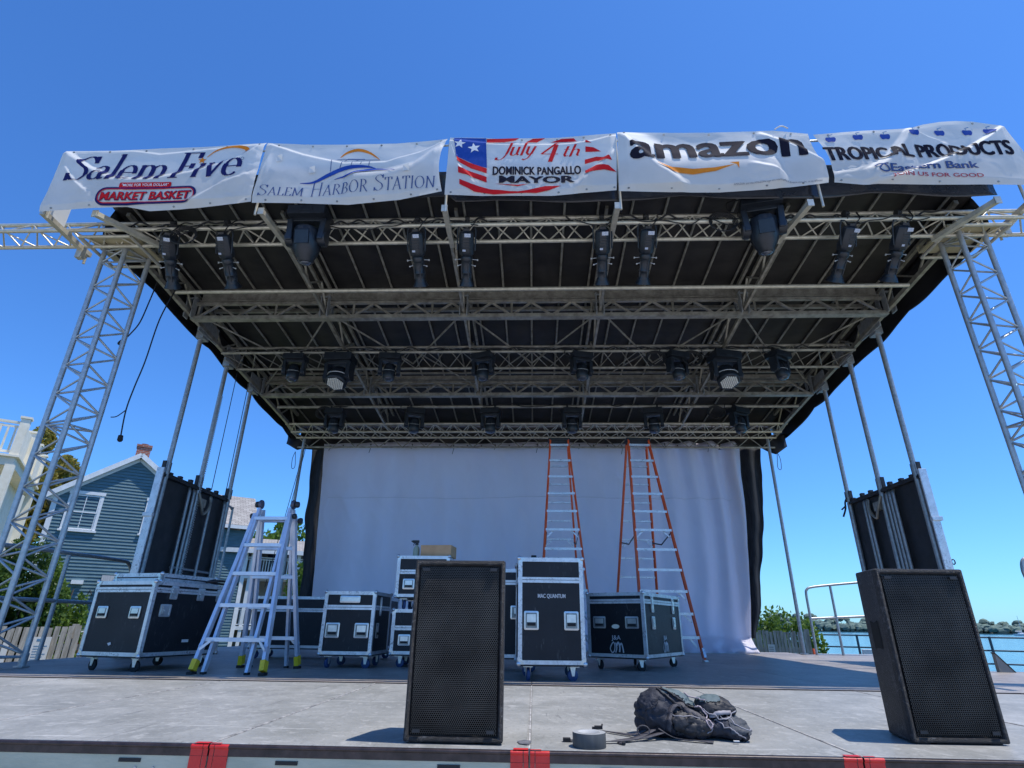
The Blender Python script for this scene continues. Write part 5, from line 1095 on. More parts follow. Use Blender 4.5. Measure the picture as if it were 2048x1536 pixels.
up = flight_case('upper case of the pair stacked behind the centre loudspeaker', (-1.22,6.91,.577), 0, .585, .60, .56, .39, handles=[('F',-.15,.26,.13,.11,'handle'),('F',.15,.26,.13,.11,'handle')], zb=.125)
bh = flight_case('upright case half hidden between the centre loudspeaker and the tall lettered case', (-.34,6.58,0), 0, .78, .68, .972, .84, handles=[('F',.22,.55,.2,.13,'handle')])
a = math.atan2(-.167,.68); x, y = rot_case(-3.858,5.5735,a,.95)
bg_ = flight_case('big black case at stage left with a smaller lid box on top', (x,y,0), a, .70, .95, .775, .70, handles=[('F',-.20,.50,.125,.105,'handle'),('F',.19,.50,.125,.105,'handle'),('R',-.30,.52,.13,.11,'latch'),('R',-.24,.68,.09,.12,'latch'),('R',.10,.68,.09,.12,'latch'),('R',.36,.68,.09,.12,'latch')], wcol=RUB)
b = MB(); b.poly([(-.04,-.477,.235),(-.005,-.477,.245),(.005,-.477,.225),(-.02,-.477,.215)], .001, (0,-1,0)); b.span((.351,-.02,.24),(.354,.06,.265)); b.build('sticker', PAPER, bg_, keep=True)
x2, y2 = -3.28, 5.90
fl_ = flight_case('shallow silver-edged lid box lying on top of the big left case', (x-.02,y+.02,.779), a, .58, .72, .075, None, wheels=False, zb=.0)
lg = flight_case('long low case behind the aluminium step ladder', (-2.75,8.13,0), R(0), 1.75, .62, .742, .58, handles=[('F',.2,.4,.14,.12,'handle')])
# things on the cases
b = MB(); q = .13; b.box((0,0,.065),(.36,.26,.13)); cb = b.build('cardboard_box', CARD, bevel=.003); cb.location = (-1.13,6.93,1.139); cb.rotation_euler = (0,0,R(-6)); tag(cb, 'brown cardboard box on top of the stacked cases', 'box')
b = MB(); b.box((0,0,.1305),(.36,.05,.001)); b.build('packing_tape', mat('packing_tape',(.30,.20,.12),.3), cb)
cb.location = (-1.09,6.82,1.139)
sb = thing('spray_bottle', 'small spray bottle with a dark trigger beside the cardboard box', 'bottle', (-1.345,6.78,1.139))
b = MB(); b.lathe([(.036,0),(.038,.01),(.038,.09),(.03,.115),(.014,.13),(.014,.14)], 14); b.build('bottle', mat('pale_bottle',(.35,.38,.26),.3,0,(.42,.44,.32),8), sb, keep=True)
b = MB(); b.lathe([(.018,.138),(.02,.15),(.018,.165)], 12); b.box((-.012,0,.178),(.075,.026,.028)); b.box((-.055,0,.182),(.018,.02,.014)); b.path([(-.02,0,.168),(-.036,0,.15),(-.034,0,.13)],.005,6); b.build('trigger_head', BLACK, sb, keep=True)
b = MB(); b.box((0,0,.018),(.09,.06,.036)); b.box((-.01,0,.045),(.05,.05,.022)); b.tube((.03,0,.03),(.065,.02,.012),.012,8); o = b.build('black_pouch', BLACK, bevel=.008); o.location = (.03,5.62,.989); tag(o, 'small black pouch lying on the tall lettered case', 'pouch')
b = MB(); b.grid(lambda u, v: (-.18+.5*u, 6.3+.5*v, .985+.02*math.sin(u*7)*math.sin(v*5+1)+.012), 14, 10); o = b.build('black_cloth', BLACK, solid=.012); tag(o, 'folded black cloth on the half-hidden case', 'cloth')
b = MB(); b.path(cat([(-3.35,6.05,.80),(-3.22,6.1,.815),(-3.15,6.3,.80),(-3.3,6.4,.80),(-3.42,6.25,.81),(-3.3,6.12,.825)],6,True), .012, 6, True); o = b.build('cable_coil', CBL); tag(o, 'black cable coil lying at the back of the big left case', 'cable')
# ============================================================ LADDERS
SILV = mat('bare_ladder_aluminium', (.58,.62,.70), .34, .45, (.72,.75,.82), 10, bump=.03)
al = thing('step_ladder', 'silver articulated step ladder with yellow feet, left of the stacked cases', 'ladder', (-2.66,5.93,0))
TL, TR, YT, ZT = -2.875, -2.525, 5.95, 1.56
for s_, nm in ((-1,'front_frame'),(1,'rear_frame')):
    yi, yo = (5.46, 5.41) if s_ < 0 else (6.34, 6.27); off = s_*.03
    il, ir = (-2.88,-2.49) if s_ < 0 else (-2.875,-2.50); ol, orr = (-2.955,-2.325) if s_ < 0 else (-2.945,-2.362)
    m_ = SILV
    def pt(xt, xb, yb, t): return Vector((xt+(xb-xt)*t, YT+off+(yb-YT-off)*t, ZT*(1-t)+.012*t))
    b = MB()
    for xt, xb in ((TL+.012,il),(TR-.012,ir)): b.bar(pt(xt,xb,yi,.02), pt(xt,xb,yi,1), .026, .052, (0,1,.3))
    fr = b.build('inner_rails', m_, al)
    b = MB()
    for xt, xb in ((TL-.012,ol),(TR+.012,orr)):
        k = .36; p0 = pt(xt,xb,yo,.06); p0.x = xt; p1 = pt(xt,xb,yo,k); p1.x = xt+(xb-xt)*.22; p2 = pt(xt,xb,yo,.93)
        p2.y += s_*.012; b.bar(p0+Vector((0,s_*.004,0)), p1+Vector((0,s_*.006,0)), .030, .058, (0,1,.3)); b.bar(p1+Vector((0,s_*.006,0)), p2, .030, .058, (0,1,.3))
        b.bar(p2-Vector(((xt-xb)*.0,0,0))+Vector((-(TL+TR)/2+(TL+TR)/2,0,.12)), p2+Vector((0,-s_*.03,.10)), .012,.02)
    b.build('flared_rails', m_, al)
    for i, z in enumerate((1.42,1.14,.86,.57,.28)):
        t = 1-z/ZT; xa = TL+(ol-TL)*max(0,(t-.1))*1.0; xb = TR+(orr-TR)*max(0,(t-.1)); y = YT+off+(yo-YT-off)*t
        b = MB(); b.box(((xa+xb)/2,y,z),(xb-xa,.062 if s_<0 else .045,.030)); 
        for k in range(4): b.box(((xa+xb)/2,y-.024+.016*k,z+.016),(xb-xa-.03,.006,.004))
        b.build('rung', m_, al)
    for sx in (-1, 1): 
        b = MB(); xx = ol if sx < 0 else orr; b.bar((xx-sx*.02,yo-s_*.0,.20),(xx-sx*.09,yo+(.10 if s_ < 0 else -.1)*.3,.27),.008,.022); b.build('brace', m_, al)
    for xx, x_t in ((ol,TL),(orr,TR)):
        b = MB(); p = pt(x_t, xx, yo, .932); q = pt(x_t, xx, yo, .985); b.bar(p+Vector((0,s_*.012,0)), q+Vector((0,s_*.012,0)), .042,.074,(0,1,.3)); ft = b.build('foot_cap', YELLOW, al)
        b = MB(); b.box((xx,q.y+s_*.012,.014),(.048,.085,.027)); b.build('rubber_sole', RUB, ft)
    for xx in (il, ir): b = MB(); b.box((xx,yi,.012),(.032,.058,.022)); b.build('rubber_sole', RUB, al)
for sx, xx in ((-1,TL),(1,TR)):
    b = MB(); b.lathe([(.045,-.014),(.050,0),(.045,.014)], 18, 'X', (xx,YT,ZT+.02)); b.build('hinge', mat('hinge_grey',(.10,.10,.13),.4,.4), al)
    b = MB(); b.lathe([(.026,0),(.034,.02),(.030,.04)] if sx > 0 else [(.030,-.04),(.034,-.02),(.026,0)], 14, 'X', (xx+sx*.016,YT,ZT+.02)); b.lathe([(.024,0),(.030,.02),(.026,.035)] if sx > 0 else [(.026,-.035),(.030,-.02),(.024,0)], 14, 'X', (xx+sx*.03,YT-.05,ZT-.11)); 
    if sx > 0: b.lathe([(.026,0),(.032,.02),(.028,.04)], 14, 'X', (xx+.055,YT+.05,ZT-.14))
    b.build('lock_knob', BLACK, al)
def orange_ladder(label, cx_, cy_, rz, H=3.47, half=.42, top=.185, spread=1.12):
    o = thing('orange_ladder', label, 'ladder', (cx_,cy_,0), rz, 'tall orange ladders'); n = 11
    for s_, nm in ((-1,'f'),(1,'b')):
        for sx in (-1,1):
            b = MB(); a_ = Vector((sx*top,s_*.07,H-.02)); c_ = Vector((sx*half,s_*spread,.03))
            wv = .024; b.bar(a_, c_, .010, .075 if s_<0 else .06, (0,1,.3)); 
            for e in (-1,1): d = Vector((-sx*.012, 0, 0)); n_ = Vector((0,1,.3)).normalized()*.035*e; b.bar(a_+d+n_, c_+d+n_, .026, .008, (0,1,.3))
            rl = b.build('rail', ORANGE, o, keep=True)
            b = MB(); b.bar(a_.lerp(c_,.962), a_.lerp(c_,.996), .034,.095,(0,1,.3)); b.box((c_.x,c_.y,.012),(.05,.11,.022)); b.build('foot', ALU_EDGE, rl, keep=True)
        for i in range(1, n+1):
            z = .305*i; t = 1-(z-.03)/(H-.05); xa = top+(half-top)*t-.012; y = s_*(.07+(spread-.07)*t)
            b = MB()
            if s_ < 0: b.box((0,y,z),(2*xa,.085,.024)); b.box((0,y-.040,z-.010),(2*xa,.006,.03))
            else: b.box((0,y,z),(2*xa,.03,.028))
            if i <= 3 or i == 6:
                for sx in (-1,1): b.bar((sx*(xa-.02),y,z-.12 if i>1 else z-.14),(sx*(xa-.13),y,z-.012),.006,.022)
            b.build('step' if s_ < 0 else 'rear_bar', ALU_EDGE, o, keep=True)
    b = MB(); b.box((0,0,H),(2*top+.06,.20,.05)); b.box((0,0,H-.04),(2*top+.02,.17,.06)); b.build('top_cap', BLACK, o, keep=True, bevel=.008)
    for sx in (-1,1):
        z = 1.78; t = 1-(z-.03)/(H-.05); y = .07+(spread-.07)*t; xa = top+(half-top)*t
        b = MB(); b.bar((sx*(xa-.03),-y,z),(sx*(xa-.03),0,z-.10),.006,.022); b.bar((sx*(xa-.03),0,z-.10),(sx*(xa-.03),y,z),.006,.022); b.build('spreader', BLACK, o, keep=True)
    return o
orange_ladder('left orange ladder, partly behind the tall lettered case', .475, 9.72, 0, half=.40, top=.165)
orange_ladder('right orange ladder standing in front of the white backdrop, twisted slightly', 1.86, 9.72, R(3))
# ============================================================ LOUDSPEAKERS
GR = bpy.data.materials.new('perforated_grille'); GR.use_nodes = True; n = GR.node_tree; bs = n.nodes['Principled BSDF']; bs.inputs['Roughness'].default_value = .42; bs.inputs['Metallic'].default_value = .3
def nd(t, **k):
    x = n.nodes.new(t)
    for a_, v in k.items(): setattr(x, a_, v)
    return x
tc = nd('ShaderNodeTexCoord'); sx_ = nd('ShaderNodeSeparateXYZ'); n.links.new(tc.outputs['Object'], sx_.inputs[0])
def mth(op, a_, c_=None):
    x = nd('ShaderNodeMath', operation=op)
    for i, v in enumerate((a_, c_)):
        if v is None: continue
        if isinstance(v, (int, float)): x.inputs[i].default_value = v
        else: n.links.new(v, x.inputs[i])
    return x.outputs[0]
px = mth('DIVIDE', sx_.outputs[0], .0080); pz = mth('DIVIDE', sx_.outputs[2], .0139)
def cell(ox, oz):
    a_ = mth('SUBTRACT', mth('FRACT', mth('ADD', px, ox)), .5); c_ = mth('SUBTRACT', mth('FRACT', mth('ADD', pz, oz)), .5)
    return mth('SQRT', mth('ADD', mth('POWER', mth('MULTIPLY', a_, .0080), 2), mth('POWER', mth('MULTIPLY', c_, .0139), 2)))
d_ = mth('MINIMUM', cell(100, 100), cell(100.5, 100.5)); hole = mth('LESS_THAN', d_, .0031)
nz = nd('ShaderNodeTexNoise'); nz.inputs['Scale'].default_value = 5; n.links.new(tc.outputs['Object'], nz.inputs[0])
rp = nd('ShaderNodeValToRGB'); rp.color_ramp.elements[0].color = (.030,.029,.028,1); rp.color_ramp.elements[1].color = (.085,.082,.076,1); rp.color_ramp.elements[0].position = .35; rp.color_ramp.elements[1].position = .7
n.links.new(nz.outputs[0], rp.inputs[0]); mx = nd('ShaderNodeMixRGB'); mx.inputs[2].default_value = (.002,.002,.002,1); n.links.new(hole, mx.inputs[0]); n.links.new(rp.outputs[0], mx.inputs[1]); n.links.new(mx.outputs[0], bs.inputs['Base Color'])
bp = nd('ShaderNodeBump'); bp.inputs['Distance'].default_value = .003; bp.inputs['Strength'].default_value = .7; n.links.new(mth('MULTIPLY', hole, -1), bp.inputs['Height']); n.links.new(bp.outputs[0], bs.inputs['Normal'])
n.links.new(mth('SUBTRACT', .5, mth('MULTIPLY', hole, .5)), bs.inputs['Specular IOR Level'])
def speaker(label, loc, rz, W_=.392, H_=.688, D_=.33, back=.27):
    o = thing('loudspeaker', label, 'loudspeaker', loc, rz, 'black loudspeakers at the front of the stage'); h = W_/2; k = back/2
    b = MB(); bmz = .016   # cabinet: front frame ring + wedge sides, origin at front centre
    t = .020; z0, z1 = .006, H_
    P0 = [(-h,0),(h,0),(h,.03),(k,.235),(.62*k,D_),(-.62*k,D_),(-k,.235),(-h,.03)]
    N = len(P0); vs = [(x,y,z0) for x,y in P0]+[(x,y,z1) for x,y in P0]
    fs = [tuple(range(N-1,-1,-1)), tuple(range(N,2*N))]+[(i,(i+1)%N,N+(i+1)%N,N+i) for i in range(1,N)]
    # front opening
    fi = [(-h+t,0,z0+t),(h-t,0,z0+t),(h-t,0,z1-t),(-h+t,0,z1-t)]; bi = [(-h+t,.014,z0+t),(h-t,.014,z0+t),(h-t,.014,z1-t),(-h+t,.014,z1-t)]
    m_ = len(vs); vs += fi+bi
    A = [0,1,N+1,N]
    for i in range(4): j = (i+1)%4; fs.append((A[i],A[j],m_+j,m_+i)); fs.append((m_+i,m_+j,m_+4+j,m_+4+i))
    fs.append((m_+4,m_+5,m_+6,m_+7))
    b._add(vs, fs); cab = b.build('cabinet', SPKBOX, o, keep=True, bevel=.015)
    b = MB(); g_ = .006; b.grid(lambda u, v: (-h+t+g_+(W_-2*t-2*g_)*u, .006-.006*math.sin(math.pi*v)**.6, z0+t+g_+(H_-.006-2*t-2*g_)*v), 6, 20, sm=True); b.build('grille', GR, o, keep=True)
    b = MB()
    for i in range(2): 
        for j in range(2): b.box(((-1)**i*(h-t-.03), .000, (z0+t+.018 if j else z1-t-.018)),(.03,.004,.012))
    b.build('grille_screw', GRYP if False else BLACK, o, keep=True)
    b = MB()
    for sx in (-1,1):
        a0 = Vector((sx*h,.03,0)); a1 = Vector((sx*k,.235,0)); u = (a1-a0).normalized(); n_ = Vector((u.y*sx*1.0, -u.x*sx, 0)); c_ = a0.lerp(a1,.5)
        if n_.x*sx < 0: n_ = -n_
        q = [c_+u*dx+Vector((0,0,.41+dz))+n_*.0015 for dx, dz in ((-.045,-.060),(.0,-.055),(.045,-.060),(.048,.0),(.045,.060),(.0,.050),(-.045,.060),(-.048,.0))]
        b._add(q, [tuple(range(8))] if sx > 0 else [tuple(range(7,-1,-1))])
    b.build('handle_recess', RECESS_SHADE, o, keep=True)  # flat patch; the hollow's shade is painted as near-black, not modelled
    for sx in (-1,1):
        b = MB(); b.box((sx*(h-.05),.03,.004),(.05,.03,.008)); b.build('rubber_foot', RUB, o, keep=True); b = MB(); b.box((sx*(k*.5),D_-.04,.004),(.04,.03,.008)); b.build('rubber_foot', RUB, o, keep=True)
    return o
speaker('black loudspeaker at the centre of the stage edge, seen square on', (-.300,2.566,0), R(-.8), back=.30)
speaker('black loudspeaker at the right end of the stage edge, its left side showing', (1.768,2.768,0), R(.8), back=.315)
# ============================================================ SMALL THINGS ON THE EXTENSION
tp = thing('tape_roll', 'roll of grey gaffer tape standing by the backpack strap', 'tape roll', (.233,2.583,0))
b = MB(); ro, ri, hh = .0645, .040, .050; N = 44; q = []
for r_, z in ((ro-.001,0),(ro,.002),(ro,hh-.002),(ro-.001,hh)): q += [(r_*math.cos(2*math.pi*i/N), r_*math.sin(2*math.pi*i/N), z) for i in range(N)]
b._add(q, [(j*N+i, j*N+(i+1)%N, (j+1)*N+(i+1)%N, (j+1)*N+i) for j in range(3) for i in range(N)], True); b.build('tape', mat('grey_gaffer_tape',(.055,.06,.062),.6,0,(.075,.08,.082),60,(1,1,.1)), tp, keep=True)
b = MB(); q = []
for r_, z in ((ro-.001,hh+.0004),(ri+.004,hh+.0004)): q += [(r_*math.cos(2*math.pi*i/N), r_*math.sin(2*math.pi*i/N), z) for i in range(N)]
b._add(q, [(i,(i+1)%N,N+(i+1)%N,N+i) for i in range(N)]); b.build('layered_edge', mat('tape_edge',(.30,.31,.31),.5,0,(.40,.41,.41),120), tp, keep=True)
b = MB(); q = []
for r_, z in ((ri+.004,hh+.001),(ri,hh+.001),(ri,0),(ri+.004,0)): q += [(r_*math.cos(2*math.pi*i/N), r_*math.sin(2*math.pi*i/N), z) for i in range(N)]
b._add(q, [(j*N+i, j*N+(i+1)%N, (j+1)*N+(i+1)%N, (j+1)*N+i) for j in range(3) for i in range(N)], True); b.build('cardboard_core', mat('tape_core',(.42,.43,.42),.7,0,(.5,.5,.49),30), tp, keep=True)
# backpack
BPB = mat('charcoal_pack_fabric', (.010,.012,.020), .7, 0, (.024,.027,.040), 9, bump=.35, bscale=90); BPT = mat('grey_teal_pack_fabric', (.065,.10,.11), .7, 0, (.12,.165,.175), 12, bump=.4, bscale=80)
BPK = mat('black_pack_fabric', (.010,.010,.012), .6, 0, (.022,.022,.026), 12, bump=.3, bscale=70); BPG = mat('grey_piping', (.22,.21,.23), .6, 0, (.30,.29,.31), 30); WEB = mat('webbing_strap', (.035,.033,.040), .65, 0, (.07,.066,.075), 40, bump=.4, bscale=200)
BPB2 = mat('grey_pack_fabric', (.035,.040,.048), .7, 0, (.065,.072,.082), 11, bump=.4, bscale=80)
bpk = thing('backpack', 'slumped dark backpack with a grey-teal top panel lying on the grey deck', 'backpack', (.70,2.84,0))
from mathutils.bvhtree import BVHTree
def lump_mesh(els, wr, seed, res=.0085):
    mb = bpy.data.metaballs.new('m'); mb.resolution = res; mb.render_resolution = res; mb.threshold = .12
    for (c_, r, rz) in els:
        e = mb.elements.new(type='ELLIPSOID'); e.co = c_; e.radius = 1; k = 1.32; e.size_x, e.size_y, e.size_z = (x for x in r); e.radius = k
        e.rotation = Matrix.Rotation(rz,3,'Z').to_quaternion(); e.stiffness = 2
        m = max(r); e.radius = m*k; e.size_x, e.size_y, e.size_z = r[0]/m, r[1]/m, r[2]/m
    ob = bpy.data.objects.new('m%d' % seed, mb); COL.objects.link(ob); bpy.context.view_layer.update()
    me = bpy.data.meshes.new_from_object(ob.evaluated_get(bpy.context.evaluated_depsgraph_get()))
    V = [v.co.copy() for v in me.vertices]; N = [v.normal.copy() for v in me.vertices]; F = [tuple(p.vertices) for p in me.polygons]
    bpy.data.objects.remove(ob); bpy.data.metaballs.remove(mb); bpy.data.meshes.remove(me)
    out = []
    for p, n_ in zip(V, N):
        q = Vector((p.x*14, p.y*9, p.z*16))+Vector((seed,0,0)); q += Vector((noise.noise(q*.6), noise.noise(q*.6+Vector((5,0,0))), 0))*1.3
        c1 = 1-abs(noise.noise(q)); c2 = 1-abs(noise.noise(q*2.1+Vector((3,3,3))))
        c3 = 1-abs(noise.noise(Vector((p.x*34+p.z*22, p.y*16, p.z*30-p.x*16)))); p = p+n_*(wr*(noise.noise(q*.45)*1.3-1.1*c1**8-.5*c2**9-.5*c3**6)); p.z = max(p.z, .003+.002*noise.noise(p*40)); out.append(p)
    return out, F
def lump(V, F, name, m_, par, off=0, keep_if=None):
    b = MB(); 
    if keep_if:
        bvh_n = [Vector((0,0,0)) for _ in V]
        for f in F:
            n_ = (V[f[1]]-V[f[0]]).cross(V[f[2]]-V[f[0]]); 
            for i in f: bvh_n[i] += n_
        Fk = [f for f in F if keep_if(sum((V[i] for i in f), Vector())/len(f), sum((bvh_n[i] for i in f), Vector()).normalized())]
        use = sorted({i for f in Fk for i in f}); mp_ = {i: k for k, i in enumerate(use)}
        V = [V[i]+bvh_n[i].normalized()*off for i in use]; F = [tuple(mp_[i] for i in f) for f in Fk]
    b._add(V, F, True); o = b.build(name, m_, par); return o
V1, F1_ = lump_mesh([((.548,2.875,.082),(.095,.105,.100),.1),((.615,2.89,.095),(.105,.090,.085),-.2),((.70,2.87,.065),(.11,.09,.065),-.2),((.655,2.805,.045),(.13,.055,.055),-.1),((.775,2.84,.050),(.11,.08,.055),0),((.850,2.82,.042),(.080,.085,.052),-.3),((.872,2.77,.030),(.055,.05,.034),-.4)], .0105, 1)
lump(V1, F1_, 'main_compartment', BPB, bpk)
T1 = BVHTree.FromPolygons(V1, F1_)
lump(V1, F1_, 'top_panel', BPT, bpk, .0035, lambda p, n_: .575 < p.x-(p.z-.12)*.2 < .715 and p.z > .088 and p.y > 2.83-(.0) and n_.z > .15)
lump(V1, F1_, 'front_pocket', BPK, bpk, .005, lambda p, n_: .60 < p.x+.25*(p.z-.05) < .755 and .022 < p.z < .098 and n_.y < .05)
lump(V1, F1_, 'hip_pad', BPB2, bpk, .004, lambda p, n_: p.x > .83 and p.z > .030 and n_.z > -.1 and p.y < 2.87)
V2, F2_ = lump_mesh([((.800,2.85,.118),(.085,.068,.040),.15),((.775,2.83,.100),(.075,.055,.035),0),((.845,2.85,.105),(.05,.06,.038),.4)], .007, 4)
lump(V2, F2_, 'lid_pocket', BPK, bpk); T2 = BVHTree.FromPolygons(V2, F2_)
lump(V2, F2_, 'lid_top', BPT, bpk, .003, lambda p, n_: p.z > .138 and n_.z > .55 and p.x < .82)
def on_bag(pts, off=.003, n=6, T=None):
    out = []
    for p in cat(pts, n):
        best = None
        for t in ((T1, T2) if T is None else (T,)):
            h = t.find_nearest(p)
            if h[0] is not None and (best is None or h[3] < best[3]): best = h
        nn = best[1] if best[1].dot(p-best[0]) >= 0 or best[3] < .002 else best[1]
        out.append(best[0]+nn*off)
    return out
def strap(pts, w_, m_=WEB, name='strap', par=None, th=.0028, n_=6, hug=False):
    P = on_bag(pts, .006, n_) if hug else cat(pts, n_); V = []; ctr = Vector((.72,2.92,.02))
    for i, p in enumerate(P):
        a_ = P[max(i-1,0)]; c_ = P[min(i+1,len(P)-1)]; d = (c_-a_).normalized(); up = (p-ctr).normalized() if hug else Vector((0,0,1)); s_ = d.cross(up); s_ = s_.normalized() if s_.length > .05 else Vector((1,0,0))
        if not hug: tw = .45*math.sin(i*.23); s_ = (s_*math.cos(tw)+Vector((0,0,1))*math.sin(tw)*.5)
        V += [p+s_*w_/2, p-s_*w_/2]
    b = MB(); b._add(V, [(2*i,2*i+1,2*i+3,2*i+2) for i in range(len(P)-1)], True); return b.build(name, m_, par, solid=th)
strap([(.50,2.82,.03),(.44,2.81,.010),(.38,2.86,.007),(.30,2.94,.006)], .018, par=bpk)
strap([(.52,2.77,.035),(.44,2.71,.014),(.36,2.665,.010),(.30,2.655,.007),(.235,2.675,.006),(.155,2.675,.006)], .022, par=bpk)
strap([(.56,2.76,.028),(.48,2.72,.016),(.40,2.705,.006),(.36,2.66,.005),(.372,2.63,.005)], .020, par=bpk)
strap([(.54,2.77,.040),(.60,2.745,.010),(.68,2.715,.007),(.74,2.69,.006)], .024, par=bpk)
strap([(.58,2.77,.03),(.585,2.76,.08),(.62,2.79,.125),(.66,2.79,.125),(.70,2.77,.10),(.73,2.76,.07)], .024, par=bpk, hug=True)
strap([(.76,2.79,.09),(.80,2.77,.10),(.85,2.80,.10),(.88,2.83,.09)], .016, BPG, 'strap', bpk, hug=True)
for nm, pts, r_, m_ in (('piping',[(.60,2.76,.10),(.66,2.75,.10),(.72,2.76,.085),(.755,2.76,.05),(.74,2.74,.02)],.0022,BPG),('piping',[(.735,2.78,.11),(.78,2.76,.085),(.83,2.76,.09),(.875,2.80,.105)],.0026,BPG),('zip',[(.56,2.84,.19),(.585,2.80,.17),(.62,2.79,.14),(.66,2.79,.12),(.70,2.80,.10)],.0050,BPK),('zip',[(.575,2.86,.20),(.61,2.82,.17),(.66,2.81,.14),(.71,2.82,.11)],.0042,BPK),('piping',[(.83,2.80,.09),(.85,2.75,.06),(.90,2.73,.05),(.94,2.77,.05),(.95,2.82,.04)],.0026,BPG),('piping',[(.79,2.80,.05),(.83,2.745,.045),(.86,2.72,.025),(.88,2.71,.012)],.0026,BPG),('piping',[(.50,2.80,.10),(.53,2.77,.13),(.56,2.79,.16)],.0020,BPB)):
    b = MB(); b.path(on_bag(pts, .0045), r_, 6); b.build(nm, m_, bpk)
CORD = mat('pink_grey_cord',(.32,.26,.28),.6,0,(.45,.38,.40),90)
b = MB(); b.path(on_bag([(.70,2.80,.12),(.715,2.79,.13),(.735,2.79,.11),(.745,2.77,.09),(.735,2.76,.07),(.75,2.75,.045),(.765,2.745,.06),(.745,2.75,.08)], .007), .003, 5); b.build('drawcord', CORD, bpk)
b = MB(); b.path(on_bag([(.69,2.87,.185),(.70,2.85,.165),(.73,2.83,.14),(.76,2.80,.13)], .008), .0028, 5); b.build('drawcord', CORD, bpk)
b = MB(); b.path(on_bag([(.775,2.77,.075),(.80,2.76,.095),(.82,2.76,.075),(.84,2.76,.10)], .005), .0018, 5); b.build('stitching', BPG, bpk)
b = MB(); b.path([(.47+.025*math.cos(R(a)),2.735+.006*math.sin(R(a)),.035+.018*math.sin(R(a))) for a in range(0,360,24)], .003, 5, True); b.build('loop', WEB, bpk)
b = MB(); b.box((.305,2.935,.016),(.034,.024,.012)); b.box((.287,2.938,.012),(.02,.02,.010)); b.tube((.318,2.925,.02),(.323,2.945,.026),.004,6); b.build('buckle', RUB, bpk)
b = MB(); b.box((.150,2.676,.008),(.03,.024,.012)); b.box((.372,2.628,.007),(.012,.02,.008)); b.build('buckle', RUB, bpk)
b = MB(); b.box((.835,2.70,.010),(.022,.012,.003)); b.build('care_tag', PAPER, bpk)
b = MB(); b._add([(-.04,2.60,.0035),(.0,2.575,.0035),(.008,2.66,.0035),(-.02,2.68,.0035),(-.05,2.65,.0035)], [(0,1,2,3,4)]); o = b.build('tape_scrap', mat('worn_tape',(.10,.10,.11),.4,0,(.2,.2,.21),30,bump=.4), solid=.001); tag(o, 'crumpled grey tape scrap stuck beside the centre floor seam', 'tape')
# ============================================================ GUARDRAILS, CONE, WEDGE
gl = thing('guardrail', 'bent grey tube guardrail at the left edge of the stage', 'guardrail', (-5.6,6.9,0), group='stage guardrails')
b = MB(); b.path(cat([(-5.6,5.55,1.12),(-5.6,6.2,1.16),(-5.6,6.85,1.17),(-5.6,7.82,1.18),(-5.6,8.02,1.15),(-5.6,8.12,1.02),(-5.6,8.12,.8),(-5.6,8.12,.01)],6), .024, 10); b.build('bent_tube', GALV, gl)
b = MB(); b.tube((-5.6,5.55,.63),(-5.6,8.12,.63),.022); b.build('mid_tube', GALV, gl)
for y in (5.6,6.92): b = MB(); b.tube((-5.6,y,.004),(-5.6,y,1.15),.024); b.build('upright', GALV, gl)
gr = thing('guardrail', 'bent grey tube guardrail at the rear right corner of the stage', 'guardrail', (5.6,11.3,0), group='stage guardrails')
b = MB(); b.path(cat([(5.03,11.3,.004),(5.03,11.3,.6),(5.03,11.3,1.0),(5.06,11.3,1.10),(5.16,11.3,1.14),(5.5,11.3,1.18),(6.25,11.3,1.25)],6), .022, 10); b.build('bent_tube', GALV, gr)
b = MB(); b.tube((5.03,11.3,.60),(6.25,11.3,.66),.022); b.build('mid_tube', GALV, gr)
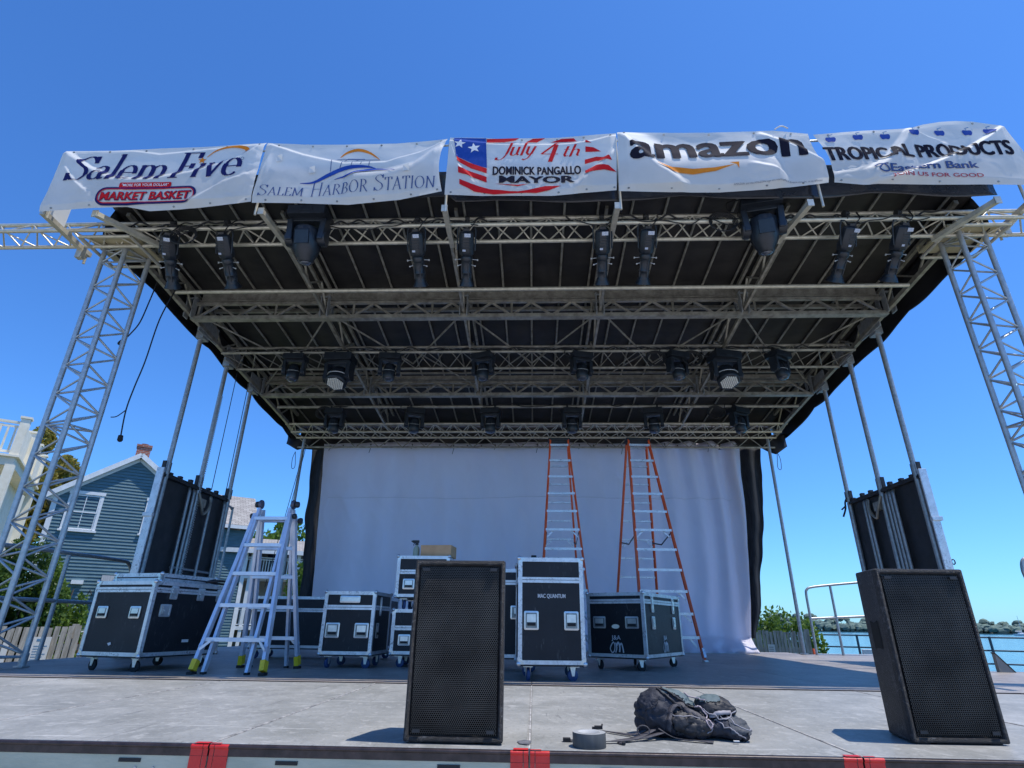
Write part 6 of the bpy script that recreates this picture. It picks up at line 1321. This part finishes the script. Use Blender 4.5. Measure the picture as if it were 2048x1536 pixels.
for x in (5.49,6.2): b = MB(); b.tube((x,11.3,.004),(x,11.3,1.19),.022); b.build('upright', GALV, gr)
b = MB(); b.span((5.1,11.40,.0),(6.25,11.48,.02)); o = b.build('white_timber', TRIM); tag(o, 'thin white timber lying along the rear right deck edge', 'timber')
cn = thing('traffic_cone', 'small orange and white traffic cone beyond the right rear post', 'traffic cone', (6.30,14.3,-.62))
b = MB(); b.box((0,0,.015),(.34,.34,.03)); b.lathe([(.125,.03),(.085,.25)],16); b.lathe([(.062,.40),(.03,.62),(.022,.64)],16); b.build('body', CONEO, cn, keep=True); b = MB(); b.lathe([(.0855,.25),(.0625,.40)],16); b.build('white_band', TRIM, cn, keep=True)
b = MB(); b.box((6.30,14.3,-.91),(.9,.9,.57)); o = b.build('concrete_block', mat('pale_concrete',(.35,.34,.31),.85,0,(.45,.44,.40),5)); tag(o, 'pale concrete block under the traffic cone', 'block')
br_ = thing('road_barrier', 'white barrier with a red base half hidden behind the right loudspeaker', 'barrier', (7.5,14.0,-1.2), R(-20))
b = MB(); b.box((0,0,.75),(.55,.35,.95),taper=(.9,.6)); b.build('barrier_body', TRIM, br_, keep=True); b = MB(); b.box((0,0,.14),(.62,.42,.27)); b.build('base', REDT, br_, keep=True)
rw_ = thing('ramp_side', 'triangular grey ramp cheek at the right end of the stage', 'ramp', (5.33,7.35,0))
b = MB(); b.poly([(5.262,7.33,.004),(5.262,7.33,.20),(5.43,7.33,.004)], .05, (0,1,0)); b.build('cheek', mat('grey_ply',(.22,.21,.19),.7,0,(.3,.29,.27),6), rw_); b = MB(); b.bar((5.258,7.355,.205),(5.436,7.355,.0),.06,.01,(1,0,1)); b.build('edge', LIP, rw_)
b = MB(); b.path(cat([(6.0,7.40,.6),(5.94,7.40,1.0),(5.93,7.40,1.12),(5.96,7.4,1.22),(6.02,7.4,1.26)],5), .02, 8); b.tube((6.0,7.40,.0),(6.0,7.40,.6),.02); o = b.build('handrail_end', GALV); tag(o, 'rounded handrail end at the right frame edge', 'handrail')
